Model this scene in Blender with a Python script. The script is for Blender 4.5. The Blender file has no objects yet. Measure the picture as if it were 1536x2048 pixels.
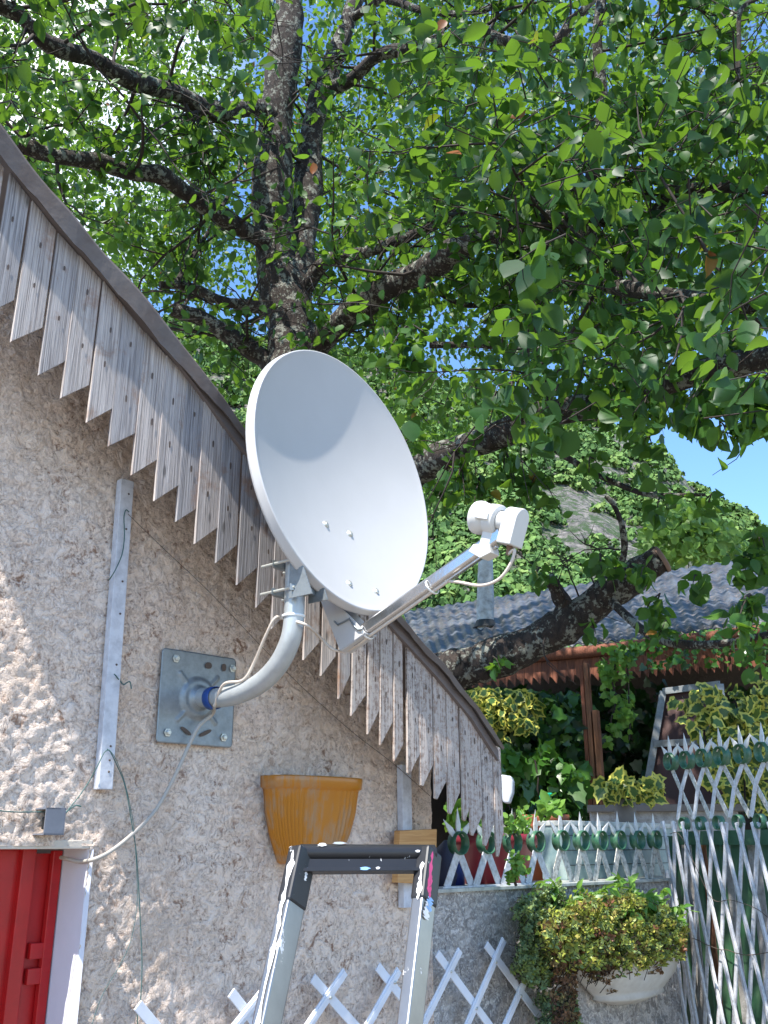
import bpy, bmesh, math, random
import numpy as np
from mathutils import Vector as V, Matrix
R = math.radians
random.seed(7); RNG = np.random.default_rng(11)
scene = bpy.context.scene
COL = scene.collection

# ------------------------------------------------------------ camera
F = 1900.0; PHI = math.atan(666.0 / F); CP, SP = math.cos(PHI), math.sin(PHI)
CAM = V((0, 0, 1.7))
cd = bpy.data.cameras.new('camera'); cam = bpy.data.objects.new('camera', cd); COL.objects.link(cam)
cam.location = CAM; cam.rotation_euler = (math.pi / 2 + PHI, 0, 0)
cd.sensor_fit = 'HORIZONTAL'; cd.sensor_width = 36; cd.lens = F / 1536 * 36
cd.clip_start = .05; cd.clip_end = 5000
scene.camera = cam
scene.render.resolution_x = 768; scene.render.resolution_y = 1024
# ------------------------------------------------------------ light
SUN = V((-.265, -.425, .866)).normalized()
w = bpy.data.worlds.new('World'); scene.world = w; w.use_nodes = True
wn = w.node_tree; wn.nodes.clear()
def wnode(t, **k):
    n = wn.nodes.new(t)
    for a, b in k.items(): setattr(n, a, b)
    return n
sky = wnode('ShaderNodeTexSky', sky_type='NISHITA', sun_disc=False)
sky.sun_elevation = math.asin(SUN.z); sky.sun_rotation = math.atan2(SUN.x, SUN.y)
sky.altitude = 900; sky.air_density = 1.0; sky.dust_density = .2; sky.ozone_density = 1.8
bg = wnode('ShaderNodeBackground'); bg.inputs[1].default_value = .15
out = wnode('ShaderNodeOutputWorld')
# high white cloud toward the upper left of the view
tc = wnode('ShaderNodeTexCoord'); nz = wnode('ShaderNodeTexNoise'); nz.inputs['Scale'].default_value = 3.2; nz.inputs['Detail'].default_value = 7
wn.links.new(tc.outputs['Generated'], nz.inputs['Vector'])
dt = wnode('ShaderNodeVectorMath', operation='DOT_PRODUCT'); dt.inputs[1].default_value = V((-.42, .62, .66)).normalized()
wn.links.new(tc.outputs['Generated'], dt.inputs[0])
m1 = wnode('ShaderNodeMapRange'); m1.inputs['From Min'].default_value = .95; m1.inputs['From Max'].default_value = .992
wn.links.new(dt.outputs['Value'], m1.inputs['Value'])
m2 = wnode('ShaderNodeMapRange'); m2.inputs['From Min'].default_value = .33; m2.inputs['From Max'].default_value = .5
wn.links.new(nz.outputs['Fac'], m2.inputs['Value'])
mm = wnode('ShaderNodeMath', operation='MULTIPLY'); wn.links.new(m1.outputs[0], mm.inputs[0]); wn.links.new(m2.outputs[0], mm.inputs[1])
mx = wnode('ShaderNodeMixRGB'); mx.inputs['Color2'].default_value = (7.5, 7.9, 8.4, 1)
wn.links.new(mm.outputs[0], mx.inputs['Fac']); hs = wnode('ShaderNodeHueSaturation'); hs.inputs['Saturation'].default_value = 1.15; hs.inputs['Value'].default_value = 1.1; wn.links.new(sky.outputs[0], hs.inputs['Color']); wn.links.new(hs.outputs[0], mx.inputs['Color1'])
wn.links.new(mx.outputs[0], bg.inputs[0]); wn.links.new(bg.outputs[0], out.inputs[0])
sd = bpy.data.lights.new('sun', 'SUN'); sd.energy = 4.6; sd.angle = R(.53); sd.color = (1, .955, .88)
so = bpy.data.objects.new('sun', sd); COL.objects.link(so); so.rotation_euler = SUN.to_track_quat('Z', 'Y').to_euler()
scene.view_settings.view_transform = 'Standard'; scene.view_settings.look = 'None'
scene.view_settings.exposure = 1.2; scene.view_settings.gamma = 1

# ------------------------------------------------------------ rays and planes
def ray(px, py):
    a, b = (px - 768) / F, (1024 - py) / F
    return V((a, CP - b * SP, SP + b * CP))
def W(px, py, Y): r = ray(px, py); return CAM + r * (Y / r.y)
def hit(px, py, P, N): r = ray(px, py); return CAM + r * ((P - CAM).dot(N) / r.dot(N))
TH = R(46); D = V((math.cos(TH), math.sin(TH), 0)); N = V((math.sin(TH), -math.cos(TH), 0)); Z = V((0, 0, 1))
P0 = V((0, 3.6, 0))
def PL(px, py, o=0): return hit(px, py, P0 + N * o, N)
def wc(s, z, o=0): return P0 + D * s + N * o + Z * z
def sz(px, py, o=0): p = PL(px, py, o); return (p - P0).dot(D), p.z

# ------------------------------------------------------------ object helpers
LOC = {}
def tag(o, label=None, cat=None, group=None, kind=None):
    for k, v in (('label', label), ('category', cat), ('group', group), ('kind', kind)):
        if v: o[k] = v
    return o
def thing(name, label, cat, loc=(0, 0, 0), group=None):
    o = bpy.data.objects.new(name, None); o.empty_display_size = .1; o.location = loc; COL.objects.link(o); LOC[o.name] = V(loc)
    return tag(o, label, cat, group)
class MB:
    def __init__(s): s.v = []; s.f = []; s.sm = []
    def add(s, vs, fs, smooth=False):
        b = len(s.v); s.v += [V(q) for q in vs]; s.f += [tuple(b + i for i in f) for f in fs]; s.sm += [smooth] * len(fs); return s
    def prism(s, pts, off):           # closed polygon extruded by vector off
        n = len(pts); a = [V(p) for p in pts]; b = [p + off for p in a]
        return s.add(a + b, [tuple(range(n)), tuple(range(2 * n - 1, n - 1, -1))] + [(i, n + i, n + (i + 1) % n, (i + 1) % n) for i in range(n)])
    def box(s, c, ax, ay, az, hx, hy, hz, bev=0):
        c = V(c); 
        if bev:
            bm = bmesh.new(); bmesh.ops.create_cube(bm, size=2)
            for q in bm.verts: q.co = V((q.co.x * hx, q.co.y * hy, q.co.z * hz))
            bmesh.ops.bevel(bm, geom=bm.edges[:], offset=bev, segments=2, affect='EDGES', profile=.6)
            bm.verts.index_update()
            s.add([c + ax * q.co.x + ay * q.co.y + az * q.co.z for q in bm.verts], [[q.index for q in f.verts] for f in bm.faces]); bm.free(); return s
        vs = [c + ax * (hx * i) + ay * (hy * j) + az * (hz * k) for i in (-1, 1) for j in (-1, 1) for k in (-1, 1)]
        return s.add(vs, [(0, 1, 3, 2), (4, 6, 7, 5), (0, 4, 5, 1), (2, 3, 7, 6), (0, 2, 6, 4), (1, 5, 7, 3)])
    def bar(s, a, b, up, w, t, bev=0):   # beam a->b, width w along side, thickness t along up
        a, b = V(a), V(b); x = (b - a).normalized(); y = V(up).cross(x).normalized(); z = x.cross(y)
        return s.box((a + b) / 2, x, y, z, (b - a).length / 2, w / 2, t / 2, bev)
    def tube(s, pts, r, n=8, cap=True, smooth=True):
        pts = [V(p) for p in pts]; m = len(pts); rs = r if isinstance(r, (list, tuple)) else [r] * m
        vs = []; prev = None
        for i, p in enumerate(pts):
            t = (pts[min(i + 1, m - 1)] - pts[max(i - 1, 0)]).normalized()
            if prev is None: u = t.cross(V((0, 0, 1)) if abs(t.z) < .9 else V((1, 0, 0))).normalized()
            else: u = (prev - t * prev.dot(t)).normalized()
            prev = u; q = t.cross(u)
            vs += [p + (u * math.cos(2 * math.pi * k / n) + q * math.sin(2 * math.pi * k / n)) * rs[i] for k in range(n)]
        fs = [(i * n + k, i * n + (k + 1) % n, (i + 1) * n + (k + 1) % n, (i + 1) * n + k) for i in range(m - 1) for k in range(n)]
        s.add(vs, fs, smooth)
        if cap: s.add(vs[:n], [tuple(range(n - 1, -1, -1))]); s.add(vs[-n:], [tuple(range(n))])
        return s
    def lathe(s, base, axis, prof, n=24, sq=1.0, smooth=True, uu=None):  # prof (r, h)
        axis = V(axis).normalized(); u = V(uu).normalized() if uu else axis.cross(V((0, 0, 1)) if abs(axis.z) < .9 else V((1, 0, 0))).normalized(); q = axis.cross(u)
        vs = [V(base) + axis * h + (u * math.cos(2 * math.pi * k / n) + q * sq * math.sin(2 * math.pi * k / n)) * r for r, h in prof for k in range(n)]
        m = len(prof)
        fs = [(i * n + k, i * n + (k + 1) % n, (i + 1) * n + (k + 1) % n, (i + 1) * n + k) for i in range(m - 1) for k in range(n)]
        return s.add(vs, fs, smooth)
    def build(s, name, mat, parent=None, **k):
        me = bpy.data.meshes.new(name); L = LOC.get(parent.name, V((0, 0, 0))) if parent else V((0, 0, 0))
        me.from_pydata([p - L for p in s.v], [], s.f); me.update()
        me.polygons.foreach_set('use_smooth', s.sm)
        if k.pop('normals', True):
            bm = bmesh.new(); bm.from_mesh(me); bmesh.ops.recalc_face_normals(bm, faces=bm.faces); bm.to_mesh(me); bm.free()
        o = bpy.data.objects.new(name, me); COL.objects.link(o); LOC[o.name] = L
        if mat: me.materials.append(mat)
        if parent: o.parent = parent; 
        if parent and parent.type == 'MESH': o.location = (0, 0, 0)
        bv = k.pop('bevel', 0)
        if bv:
            m = o.modifiers.new('bevel', 'BEVEL'); m.width = bv; m.segments = 2; m.limit_method = 'ANGLE'
        return tag(o, **k)
def np_mesh(name, verts, quads, mat, parent=None, attrs=None, smooth=False, **k):
    me = bpy.data.meshes.new(name); n = len(verts); q = len(quads); m = quads.shape[1]
    L = LOC.get(parent.name, V((0, 0, 0))) if parent else V((0, 0, 0))
    me.vertices.add(n); me.vertices.foreach_set('co', (verts - np.array(L)).astype(np.float32).ravel())
    me.loops.add(q * m); me.loops.foreach_set('vertex_index', quads.astype(np.int32).ravel())
    me.polygons.add(q); me.polygons.foreach_set('loop_start', np.arange(q, dtype=np.int32) * m)
    me.polygons.foreach_set('loop_total', np.full(q, m, np.int32))
    me.polygons.foreach_set('use_smooth', np.full(q, smooth))
    for a, arr in (attrs or {}).items():
        at = me.attributes.new(a, 'FLOAT', 'POINT'); at.data.foreach_set('value', arr.astype(np.float32))
    me.update(calc_edges=True); me.validate()
    o = bpy.data.objects.new(name, me); COL.objects.link(o); LOC[o.name] = L
    if mat: me.materials.append(mat)
    if parent: o.parent = parent
    return tag(o, **k)
def smooth_path(pts, k=6):
    pts = [V(p) for p in pts]; P = [pts[0] * 2 - pts[1]] + pts + [pts[-1] * 2 - pts[-2]]; o = []
    for i in range(1, len(P) - 2):
        for j in range(k):
            t = j / k; a, b, c, d = P[i - 1], P[i], P[i + 1], P[i + 2]
            o.append(.5 * ((2 * b) + (c - a) * t + (2 * a - 5 * b + 4 * c - d) * t * t + (3 * b - a - 3 * c + d) * t ** 3))
    return o + [pts[-1]]

# ------------------------------------------------------------ numpy noise
_g = np.random.default_rng(5).random((256, 256))
def vnoise(x, y):
    xi = np.floor(x).astype(int); yi = np.floor(y).astype(int); fx = x - xi; fy = y - yi
    fx = fx * fx * (3 - 2 * fx); fy = fy * fy * (3 - 2 * fy); g = lambda a, b: _g[a % 256, b % 256]
    return (g(xi, yi) * (1 - fx) + g(xi + 1, yi) * fx) * (1 - fy) + (g(xi, yi + 1) * (1 - fx) + g(xi + 1, yi + 1) * fx) * fy
def fbm(x, y, o=4):
    r = 0; a = .5
    for i in range(o): r = r + a * vnoise(x * 2 ** i + 17 * i, y * 2 ** i + 31 * i); a *= .5
    return r

# ------------------------------------------------------------ materials
class M:
    def __init__(s, name):
        s.m = bpy.data.materials.new(name); s.m.use_nodes = True; s.t = s.m.node_tree; s.t.nodes.clear()
        s.o = s.n('ShaderNodeOutputMaterial'); s.b = s.n('ShaderNodeBsdfPrincipled'); s.l(s.b.outputs[0], s.o.inputs[0]); s._tc = None
    def n(s, t, **k):
        x = s.t.nodes.new(t)
        for a, b in k.items(): setattr(x, a, b)
        return x
    def l(s, a, b): s.t.links.new(a, b)
    def co(s, scale=(1, 1, 1), rot=(0, 0, 0), kind='Object', rnd=False):
        if not s._tc: s._tc = s.n('ShaderNodeTexCoord')
        src = s._tc.outputs[kind]
        if rnd:
            oi = s.n('ShaderNodeObjectInfo'); v = s.n('ShaderNodeVectorMath', operation='ADD'); sc = s.n('ShaderNodeMath', operation='MULTIPLY'); sc.inputs[1].default_value = 37
            s.l(oi.outputs['Random'], sc.inputs[0]); s.l(src, v.inputs[0]); s.l(sc.outputs[0], v.inputs[1]); src = v.outputs[0]
        if tuple(rot) != (0, 0, 0):
            r0 = s.n('ShaderNodeMapping'); r0.inputs['Rotation'].default_value = rot; s.l(src, r0.inputs[0]); src = r0.outputs[0]
        mp = s.n('ShaderNodeMapping'); mp.inputs['Scale'].default_value = scale; s.l(src, mp.inputs[0]); return mp.outputs[0]
    def noise(s, vec, scale, detail=6, rough=.6, dist=0):
        x = s.n('ShaderNodeTexNoise'); x.inputs['Scale'].default_value = scale; x.inputs['Detail'].default_value = detail
        x.inputs['Roughness'].default_value = rough; x.inputs['Distortion'].default_value = dist; s.l(vec, x.inputs['Vector']); return x.outputs['Fac']
    def ramp(s, fac, stops, interp='LINEAR'):
        x = s.n('ShaderNodeValToRGB'); e = x.color_ramp.elements; x.color_ramp.interpolation = interp
        while len(e) < len(stops): e.new(.5)
        for i, (p, c) in enumerate(stops):
            e[i].position = p; e[i].color = tuple(c) + (1,) if hasattr(c, '__len__') else (c, c, c, 1)
        s.l(fac, x.inputs[0]); return x.outputs[0]
    def mix(s, fac, a, b, mode='MIX'):
        x = s.n('ShaderNodeMixRGB', blend_type=mode)
        for i, q in zip((0, 1, 2), (fac, a, b)):
            if hasattr(q, 'is_linked') or hasattr(q, 'links'): s.l(q, x.inputs[i])
            elif hasattr(q, '__len__'): x.inputs[i].default_value = tuple(q) + (1,)
            else: x.inputs[i].default_value = q if i == 0 else (q, q, q, 1)
        return x.outputs[0]
    def math(s, op, a, b):
        x = s.n('ShaderNodeMath', operation=op)
        for i, q in enumerate((a, b)):
            if hasattr(q, 'links'): s.l(q, x.inputs[i])
            else: x.inputs[i].default_value = q
        return x.outputs[0]
    def bump(s, h, dist=.01, strength=1, normal=None):
        x = s.n('ShaderNodeBump'); x.inputs['Distance'].default_value = dist; x.inputs['Strength'].default_value = strength; s.l(h, x.inputs['Height'])
        if normal: s.l(normal, x.inputs['Normal'])
        s.l(x.outputs[0], s.b.inputs['Normal']); return x.outputs[0]
    def set(s, col=None, rough=None, metal=None, **k):
        for nm, q in (('Base Color', col), ('Roughness', rough), ('Metallic', metal)):
            if q is None: continue
            if hasattr(q, 'links'): s.l(q, s.b.inputs[nm])
            elif hasattr(q, '__len__'): s.b.inputs[nm].default_value = tuple(q) + (1,)
            else: s.b.inputs[nm].default_value = q
        for nm, q in k.items(): s.b.inputs[nm.replace('_', ' ')].default_value = q
        return s.m
def paint(name, col, rough=.5, metal=0, dirt=None, amt=.5, scale=25, bump=.0006, **k):
    m = M(name); v = m.co(); nf = m.noise(v, scale, 8, .65)
    c2 = dirt or tuple(x * .72 for x in col)
    c = m.mix(m.ramp(nf, [(.42, 0), (.68, amt)]), col, c2)
    big = m.noise(v, scale * .12, 4); c = m.mix(m.ramp(big, [(.35, 0), (.75, .35)]), c, tuple(x * .8 for x in col))
    m.bump(m.noise(v, scale * 3, 6), bump)
    return m.set(c, rough, metal, **k)
MT = {}
# rough cast wall
def stucco(name, base, low, dark, stain, sc=1.0, pit_shade_lo=.53, pit_shade_hi=.65, patch=None):
    m = M(name); v = m.co(); a = m.noise(v, 26 * sc, 9, .62, .8); b = m.noise(v, 95 * sc, 7, .66, .4); g = m.noise(v, 3.0, 5, .6)
    rid = m.math('ABSOLUTE', m.math('SUBTRACT', a, .5), 0); h = m.math('ADD', m.math('MULTIPLY', a, 1.0), m.math('MULTIPLY', b, .38))
    h = m.math('SUBTRACT', h, m.math('MULTIPLY', m.ramp(rid, [(0, 1), (.035, 0)]), .10))
    col = m.mix(m.ramp(g, [(.35, 0), (.65, 1)]), base, low)
    pit = m.ramp(h, [(pit_shade_lo, 1), (pit_shade_hi, 0)]); sp_ = m.ramp(b, [(.30, .8), (.40, 0)])  # noise lows browned: cavity shade is put into the wall colour
    spread = m.ramp(m.noise(v, 7 * sc, 6, .65), [(.36, .3), (.6, 1)])
    col = m.mix(m.math('MULTIPLY', pit, spread), col, dark)
    col = m.mix(m.math('MULTIPLY', sp_, spread), col, dark)
    st = m.ramp(m.noise(m.co((1, 1, .45)), 2.2, 6, .65), [(.5, 0), (.72, .55)])
    col = m.mix(st, col, stain)
    fine = m.ramp(b, [(.3, .86), (.7, 1.05)]); col = m.mix(1, col, fine, 'MULTIPLY')
    if patch: col = m.mix(m.math('MULTIPLY', m.ramp(m.noise(v, 34, 7, .75, .5), [(.47, 0), (.53, 1)]), m.ramp(m.noise(v, 4, 5, .7), [(.36, .25), (.6, 1)])), col, patch)
    m.bump(h, .02, .9); return m.set(col, .93)
MT['stucco'] = stucco('rough_cast', (.86, .68, .545), (.87, .72, .61), (.27, .155, .10), (.66, .50, .385))
MT['terrace'] = stucco('old_plaster', (.76, .71, .665), (.80, .75, .71), (.20, .18, .165), (.55, .50, .46), 1.3, .56, .68, (.27, .25, .235))
def wood(name, lo, hi, streak, rust=None, paintc=None):
    m = M(name); v = m.co((70, 70, 1.8), rnd=True); v2 = m.co((260, 260, 3.4), rnd=True); vv = m.co(rnd=True)
    a = m.noise(v, 1, 6, .55, 1.6); b = m.noise(v2, 1, 5, .6, .5)
    c = m.mix(m.ramp(a, [(.3, 0), (.7, 1)]), lo, hi)
    cr = m.ramp(b, [(.40, 1), (.49, 0)]); c = m.mix(m.math('MULTIPLY', cr, .55), c, streak)
    oi = m.n('ShaderNodeObjectInfo'); c = m.mix(1, c, m.ramp(oi.outputs['Random'], [(0, (.68, .70, .74)), (.5, (1, .98, .97)), (1, (1.2, 1.14, 1.08))]), 'MULTIPLY')
    kn = m.n('ShaderNodeTexVoronoi'); kn.inputs['Scale'].default_value = 1; m.l(m.co((16, 16, 5), rnd=True), kn.inputs['Vector'])
    c = m.mix(m.ramp(kn.outputs['Distance'], [(.06, .9), (.13, 0)]), c, tuple(x * .35 for x in lo))
    if rust: c = m.mix(m.ramp(m.noise(vv, 6, 7, .7), [(.55, 0), (.7, .8)]), c, rust)
    if paintc:
        pm = m.ramp(m.math('ADD', m.math('MULTIPLY', m.noise(vv, 55, 8, .75), .6), m.math('MULTIPLY', b, .4)), [(.43, 0), (.52, .9)])
        c = m.mix(pm, c, paintc)
    hh = m.math('ADD', m.math('MULTIPLY', a, .6), b); m.bump(hh, .006, .9); return m.set(c, .85)
MT['wood'] = wood('weathered_board', (.33, .295, .28), (.54, .50, .475), (.09, .075, .07), (.26, .13, .065))
MT['wood2'] = wood('flaking_board', (.20, .13, .10), (.40, .31, .26), (.09, .055, .04), None, (.52, .46, .42))
MT['redwood'] = wood('brown_board', (.12, .04, .022), (.30, .11, .06), (.05, .02, .012))
MT['post'] = wood('post_wood', (.13, .05, .025), (.36, .17, .09), (.05, .02, .012))
MT['batten'] = paint('batten_paint', (.60, .61, .65), .6, dirt=(.33, .33, .36), amt=.7, scale=30)
MT['edge'] = paint('edge_metal', (.13, .11, .10), .72, .0, dirt=(.10, .07, .055), amt=.9, scale=9, bump=.002)
MT['white'] = paint('dish_white', (.505, .495, .49), .28, bump=.00005, dirt=(.485, .475, .465), amt=.3)
MT['lnb'] = paint('lnb_plastic', (.62, .61, .58), .4, bump=.0001, dirt=(.55, .53, .50), amt=.3)
MT['galv'] = paint('galvanised', (.28, .31, .325), .48, .55, dirt=(.20, .22, .23), amt=.9, scale=40)
MT['mast'] = paint('mast_zinc', (.46, .485, .49), .42, .35, dirt=(.36, .38, .385), amt=.8, scale=22)
MT['chrome'] = paint('arm_steel', (.62, .61, .60), .16, .95, bump=.0002, dirt=(.5, .46, .42), amt=.4)
MT['bolt'] = paint('bolt_metal', (.62, .62, .56), .4, .6, scale=90)
MT['blue'] = paint('blue_tape', (.012, .06, .26), .35)
MT['cable'] = paint('cable', (.62, .54, .46), .45, dirt=(.45, .36, .30))
MT['cablew'] = paint('cable_white', (.42, .38, .33), .5, dirt=(.42, .38, .33))
MT['tie'] = paint('tie', (.85, .85, .83), .4)
MT['wire'] = paint('green_wire', (.06, .13, .12), .5)
MT['dark'] = paint('dark', (.02, .02, .02), .6)
MT['darkwire'] = paint('dark_wire', (.10, .07, .055), .7)
MT['boxg'] = paint('grey_plastic', (.17, .18, .21), .5)
MT['red'] = paint('red_enamel', (.46, .008, .010), .33, dirt=(.30, .008, .008), amt=.7, scale=12, bump=.0003)
MT['jamb'] = paint('white_plaster', (.66, .65, .70), .8, dirt=(.58, .57, .60), scale=6, bump=.001)
MT['lintel'] = paint('cream_plaster', (.62, .545, .46), .85, dirt=(.48, .42, .35), scale=14, bump=.003)
MT['black'] = None
def splat(name, base, rough, metal, cols, scale=28, thr=.60):
    m = M(name); v = m.co(); c = m.mix(m.ramp(m.noise(v, 9, 6), [(.4, 0), (.7, .5)]), base, tuple(x * .6 for x in base)); met = None
    for i, (cc, sc, t) in enumerate(cols):
        mp = m.n('ShaderNodeMapping'); mp.inputs['Location'].default_value = (i * 7.3, i * 3.1, i); m.l(m.co((1, 1, .55)), mp.inputs[0])
        f = m.ramp(m.noise(mp.outputs[0], sc, 7, .7), [(t, 0), (t + .012, 1)]); c = m.mix(f, c, cc)
        met = f if met is None else m.math('MAXIMUM', met, f)
    mt = m.math('MULTIPLY', m.math('SUBTRACT', 1, met), metal); rg = m.math('ADD', m.math('MULTIPLY', met, .4), rough)
    m.bump(met, .0005); return m.set(c, rg, mt)
MT['blackp'] = splat('black_plastic', (.018, .018, .02), .42, 0, [((.75, .75, .75), 40, .66), ((.25, .42, .7), 14, .71)])
MT['pinksplat'] = paint('pink_paint', (.75, .06, .22), .5)
MT['bluesplat'] = paint('light_blue_paint', (.25, .45, .75), .5)
MT['whitesplat'] = paint('white_paint_splash', (.78, .78, .77), .55, scale=60)
MT['alu'] = splat('ladder_aluminium', (.33, .33, .33), .36, .9, [((.78, .78, .78), 18, .64)])
MT['trellis'] = paint('trellis_plastic', (.72, .74, .80), .45, dirt=(.55, .55, .56), amt=.5, scale=12)
MT['gatew'] = paint('gate_white', (.63, .64, .68), .5, dirt=(.33, .31, .29), amt=.8, scale=45)
MT['slatd'] = paint('dirty_slat', (.62, .60, .55), .55, dirt=(.12, .12, .10), amt=.95, scale=60)
MT['spike'] = paint('spike', (.66, .66, .65), .45, .2, dirt=(.40, .38, .34), scale=50)
MT['ring'] = paint('green_ring', (.028, .115, .060), .42, dirt=(.10, .17, .11), amt=.7, scale=50)
MT['coping'] = paint('coping_metal', (.52, .54, .51), .5, .2, dirt=(.2, .2, .18), amt=.9, scale=20)
MT['maroon'] = paint('maroon_pot', (.24, .022, .035), .4, dirt=(.18, .03, .05), scale=12)
MT['terra'] = paint('terracotta', (.33, .095, .035), .55, dirt=(.22, .08, .04), scale=16)
MT['teal'] = paint('teal_glaze', (.16, .25, .26), .35, dirt=(.40, .47, .44), amt=.9, scale=7)
MT['navy'] = paint('navy', (.015, .025, .16), .5)
MT['purple'] = paint('purple_grey', (.045, .045, .085), .7)
MT['meter'] = paint('meter_box', (.58, .60, .64), .5)
MT['green'] = paint('green_plank', (.035, .12, .055), .55, dirt=(.09, .16, .09), amt=.8, scale=9)
MT['oldpost'] = paint('old_post', (.42, .40, .385), .8, dirt=(.20, .18, .16), amt=.9, scale=30, bump=.003)
MT['rope'] = paint('green_rope', (.0, .34, .20), .5)
MT['bowl'] = paint('white_bowl', (.62, .60, .56), .5, dirt=(.42, .38, .33), amt=.8, scale=10)
MT['soil'] = paint('soil', (.05, .035, .025), .95, scale=60, bump=.01)
MT['shedwall'] = paint('shed_wall', (.10, .075, .06), .9, scale=8, bump=.01)
MT['ground'] = paint('gravel', (.24, .21, .18), .95, dirt=(.12, .10, .08), amt=.9, scale=20, bump=.02)
MT['frameg'] = paint('frame_grey', (.24, .26, .27), .6, dirt=(.13, .13, .12), amt=.8)
MT['panelr'] = paint('dark_red_panel', (.055, .018, .014), .6)
MT['pipe'] = paint('flue_pipe', (.46, .48, .48), .55, .1, dirt=(.18, .17, .15), amt=.9, scale=14)
MT['grpot'] = paint('grey_pot', (.20, .17, .15), .8)
# amber translucent plastic pot with dusty streaks
m = M('amber_plastic'); v = m.co((70, 70, 2.5)); dust = m.ramp(m.math('MULTIPLY', m.noise(v, 1, 5), m.ramp(m.noise(m.co(), 8, 5), [(.35, .35), (.7, 1.25)])), [(.34, 0), (.56, .7)])
MT['amber'] = m.set(m.mix(dust, (.43, .155, .006), (.33, .21, .12)), .3, Subsurface_Weight=.0)
# wood block with slight grain
m = M('pale_block'); a = m.noise(m.co((4, 4, 90), rot=(0, 0, R(46))), 1, 5, .6, 1.5)
m.bump(a, .001); MT['block'] = m.set(m.mix(m.ramp(a, [(.4, 0), (.6, 1)]), (.55, .31, .12), (.44, .225, .08)), .7)
# bark with lichen
m = M('bark'); v = m.co(); a = m.noise(m.co((1, 1, .45)), 26, 9, .7, .6); b = m.noise(v, 15, 8, .72); b2 = m.noise(v, 60, 4)
c = m.mix(m.ramp(a, [(.35, 0), (.65, 1)]), (.008, .006, .005), (.055, .038, .030))
lic = m.ramp(m.math('ADD', b, m.math('MULTIPLY', b2, .12)), [(.585, 0), (.63, .9)])
c = m.mix(lic, c, (.25, .255, .215)); m.bump(m.math('ADD', a, m.math('MULTIPLY', lic, .08)), .03, 1); MT['bark'] = m.set(c, .9)
MT['cut'] = paint('cut_wood', (.20, .125, .09), .9, scale=30)
MT['twig'] = paint('twig', (.030, .021, .017), .85, scale=40)
# leaves
def leafmat(name, stops, trans=(.17, .30, .03), tw=.38, rough=.45, edge=None, spec=.4):
    m = M(name); at = m.n('ShaderNodeAttribute', attribute_name='rnd'); c = m.ramp(at.outputs['Fac'], stops)
    nz_ = m.ramp(m.noise(m.co(), 30, 5), [(.3, .8), (.7, 1.15)]); c = m.mix(1, c, nz_, 'MULTIPLY')
    if edge:
        ae = m.n('ShaderNodeAttribute', attribute_name='edge')
        ef = m.math('ADD', ae.outputs['Fac'], m.math('MULTIPLY', m.math('SUBTRACT', m.noise(m.co(), 40, 4), .5), .9)); c = m.mix(m.ramp(ef, [(.60, 0), (.68, 1)]), c, edge)
    m.set(c, rough, Specular_IOR_Level=spec)
    tr = m.n('ShaderNodeBsdfTranslucent'); m.l(m.mix(.72, c, trans), tr.inputs[0]); mx = m.n('ShaderNodeMixShader'); mx.inputs[0].default_value = tw
    m.l(m.b.outputs[0], mx.inputs[1]); m.l(tr.outputs[0], mx.inputs[2]); m.l(mx.outputs[0], m.o.inputs[0]); return m.m
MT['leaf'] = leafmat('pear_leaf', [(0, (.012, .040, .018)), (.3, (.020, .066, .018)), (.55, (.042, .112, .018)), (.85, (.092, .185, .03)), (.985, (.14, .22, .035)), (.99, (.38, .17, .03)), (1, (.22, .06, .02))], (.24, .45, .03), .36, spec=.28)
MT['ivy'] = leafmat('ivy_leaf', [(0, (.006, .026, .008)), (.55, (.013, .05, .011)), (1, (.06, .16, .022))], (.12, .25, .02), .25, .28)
MT['varieg'] = leafmat('variegated_leaf', [(0, (.03, .08, .02)), (1, (.07, .15, .04))], (.3, .35, .05), .25, .35, (.56, .53, .10))
MT['bush'] = leafmat('bush_leaf', [(0, (.07, .16, .03)), (1, (.16, .28, .06))], (.25, .42, .05), .4, .5)
MT['sedum'] = leafmat('sedum_leaf', [(0, (.17, .27, .17)), (.4, (.22, .30, .12)), (.7, (.36, .40, .06)), (.9, (.42, .36, .10)), (1, (.25, .10, .06))], (.35, .42, .06), .2, .45)
MT['sedumd'] = leafmat('dry_sedum', [(0, (.10, .045, .03)), (.5, (.22, .12, .06)), (1, (.30, .26, .10))], (.3, .2, .05), .15, .6)
MT['vine'] = leafmat('vine_leaf', [(0, (.06, .18, .03)), (1, (.20, .36, .06))], (.30, .45, .05), .4, .4)
# forest
m = M('forest'); at = m.n('ShaderNodeAttribute', attribute_name='rnd'); v = m.co(); a = m.noise(v, 1.3, 6, .75)
c = m.ramp(at.outputs['Fac'], [(0, (.035, .095, .018)), (.5, (.085, .18, .032)), (1, (.17, .25, .055))]); c = m.mix(1, c, m.ramp(a, [(.3, .5), (.7, 1.35)]), 'MULTIPLY')
m.b.inputs['Roughness'].default_value = .8; MT['forest'] = m.set(c, .8)
m = M('rock'); v = m.co(); a = m.noise(m.co((1, 1, .35)), .45, 9, .72, .8); c = m.ramp(a, [(.36, (.05, .055, .05)), (.5, (.22, .205, .185)), (.62, (.36, .33, .30))])
g = m.ramp(m.noise(v, .22, 9, .8), [(.49, 0), (.52, 1)]); c = m.mix(g, c, (.06, .11, .035)); m.bump(a, 4, 1); MT['rock'] = m.set(c, .95)
m = M('roofing'); v = m.co(); a = m.noise(v, 3.5, 7, .7); b = m.noise(v, 30, 6, .7)
c = m.mix(m.ramp(a, [(.4, 0), (.6, 1)]), (.085, .10, .125), (.04, .038, .038)); c = m.mix(m.ramp(b, [(.55, 0), (.65, .6)]), c, (.34, .24, .17)); m.bump(b, .003); MT['roof'] = m.set(c, .5, 0)
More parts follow.
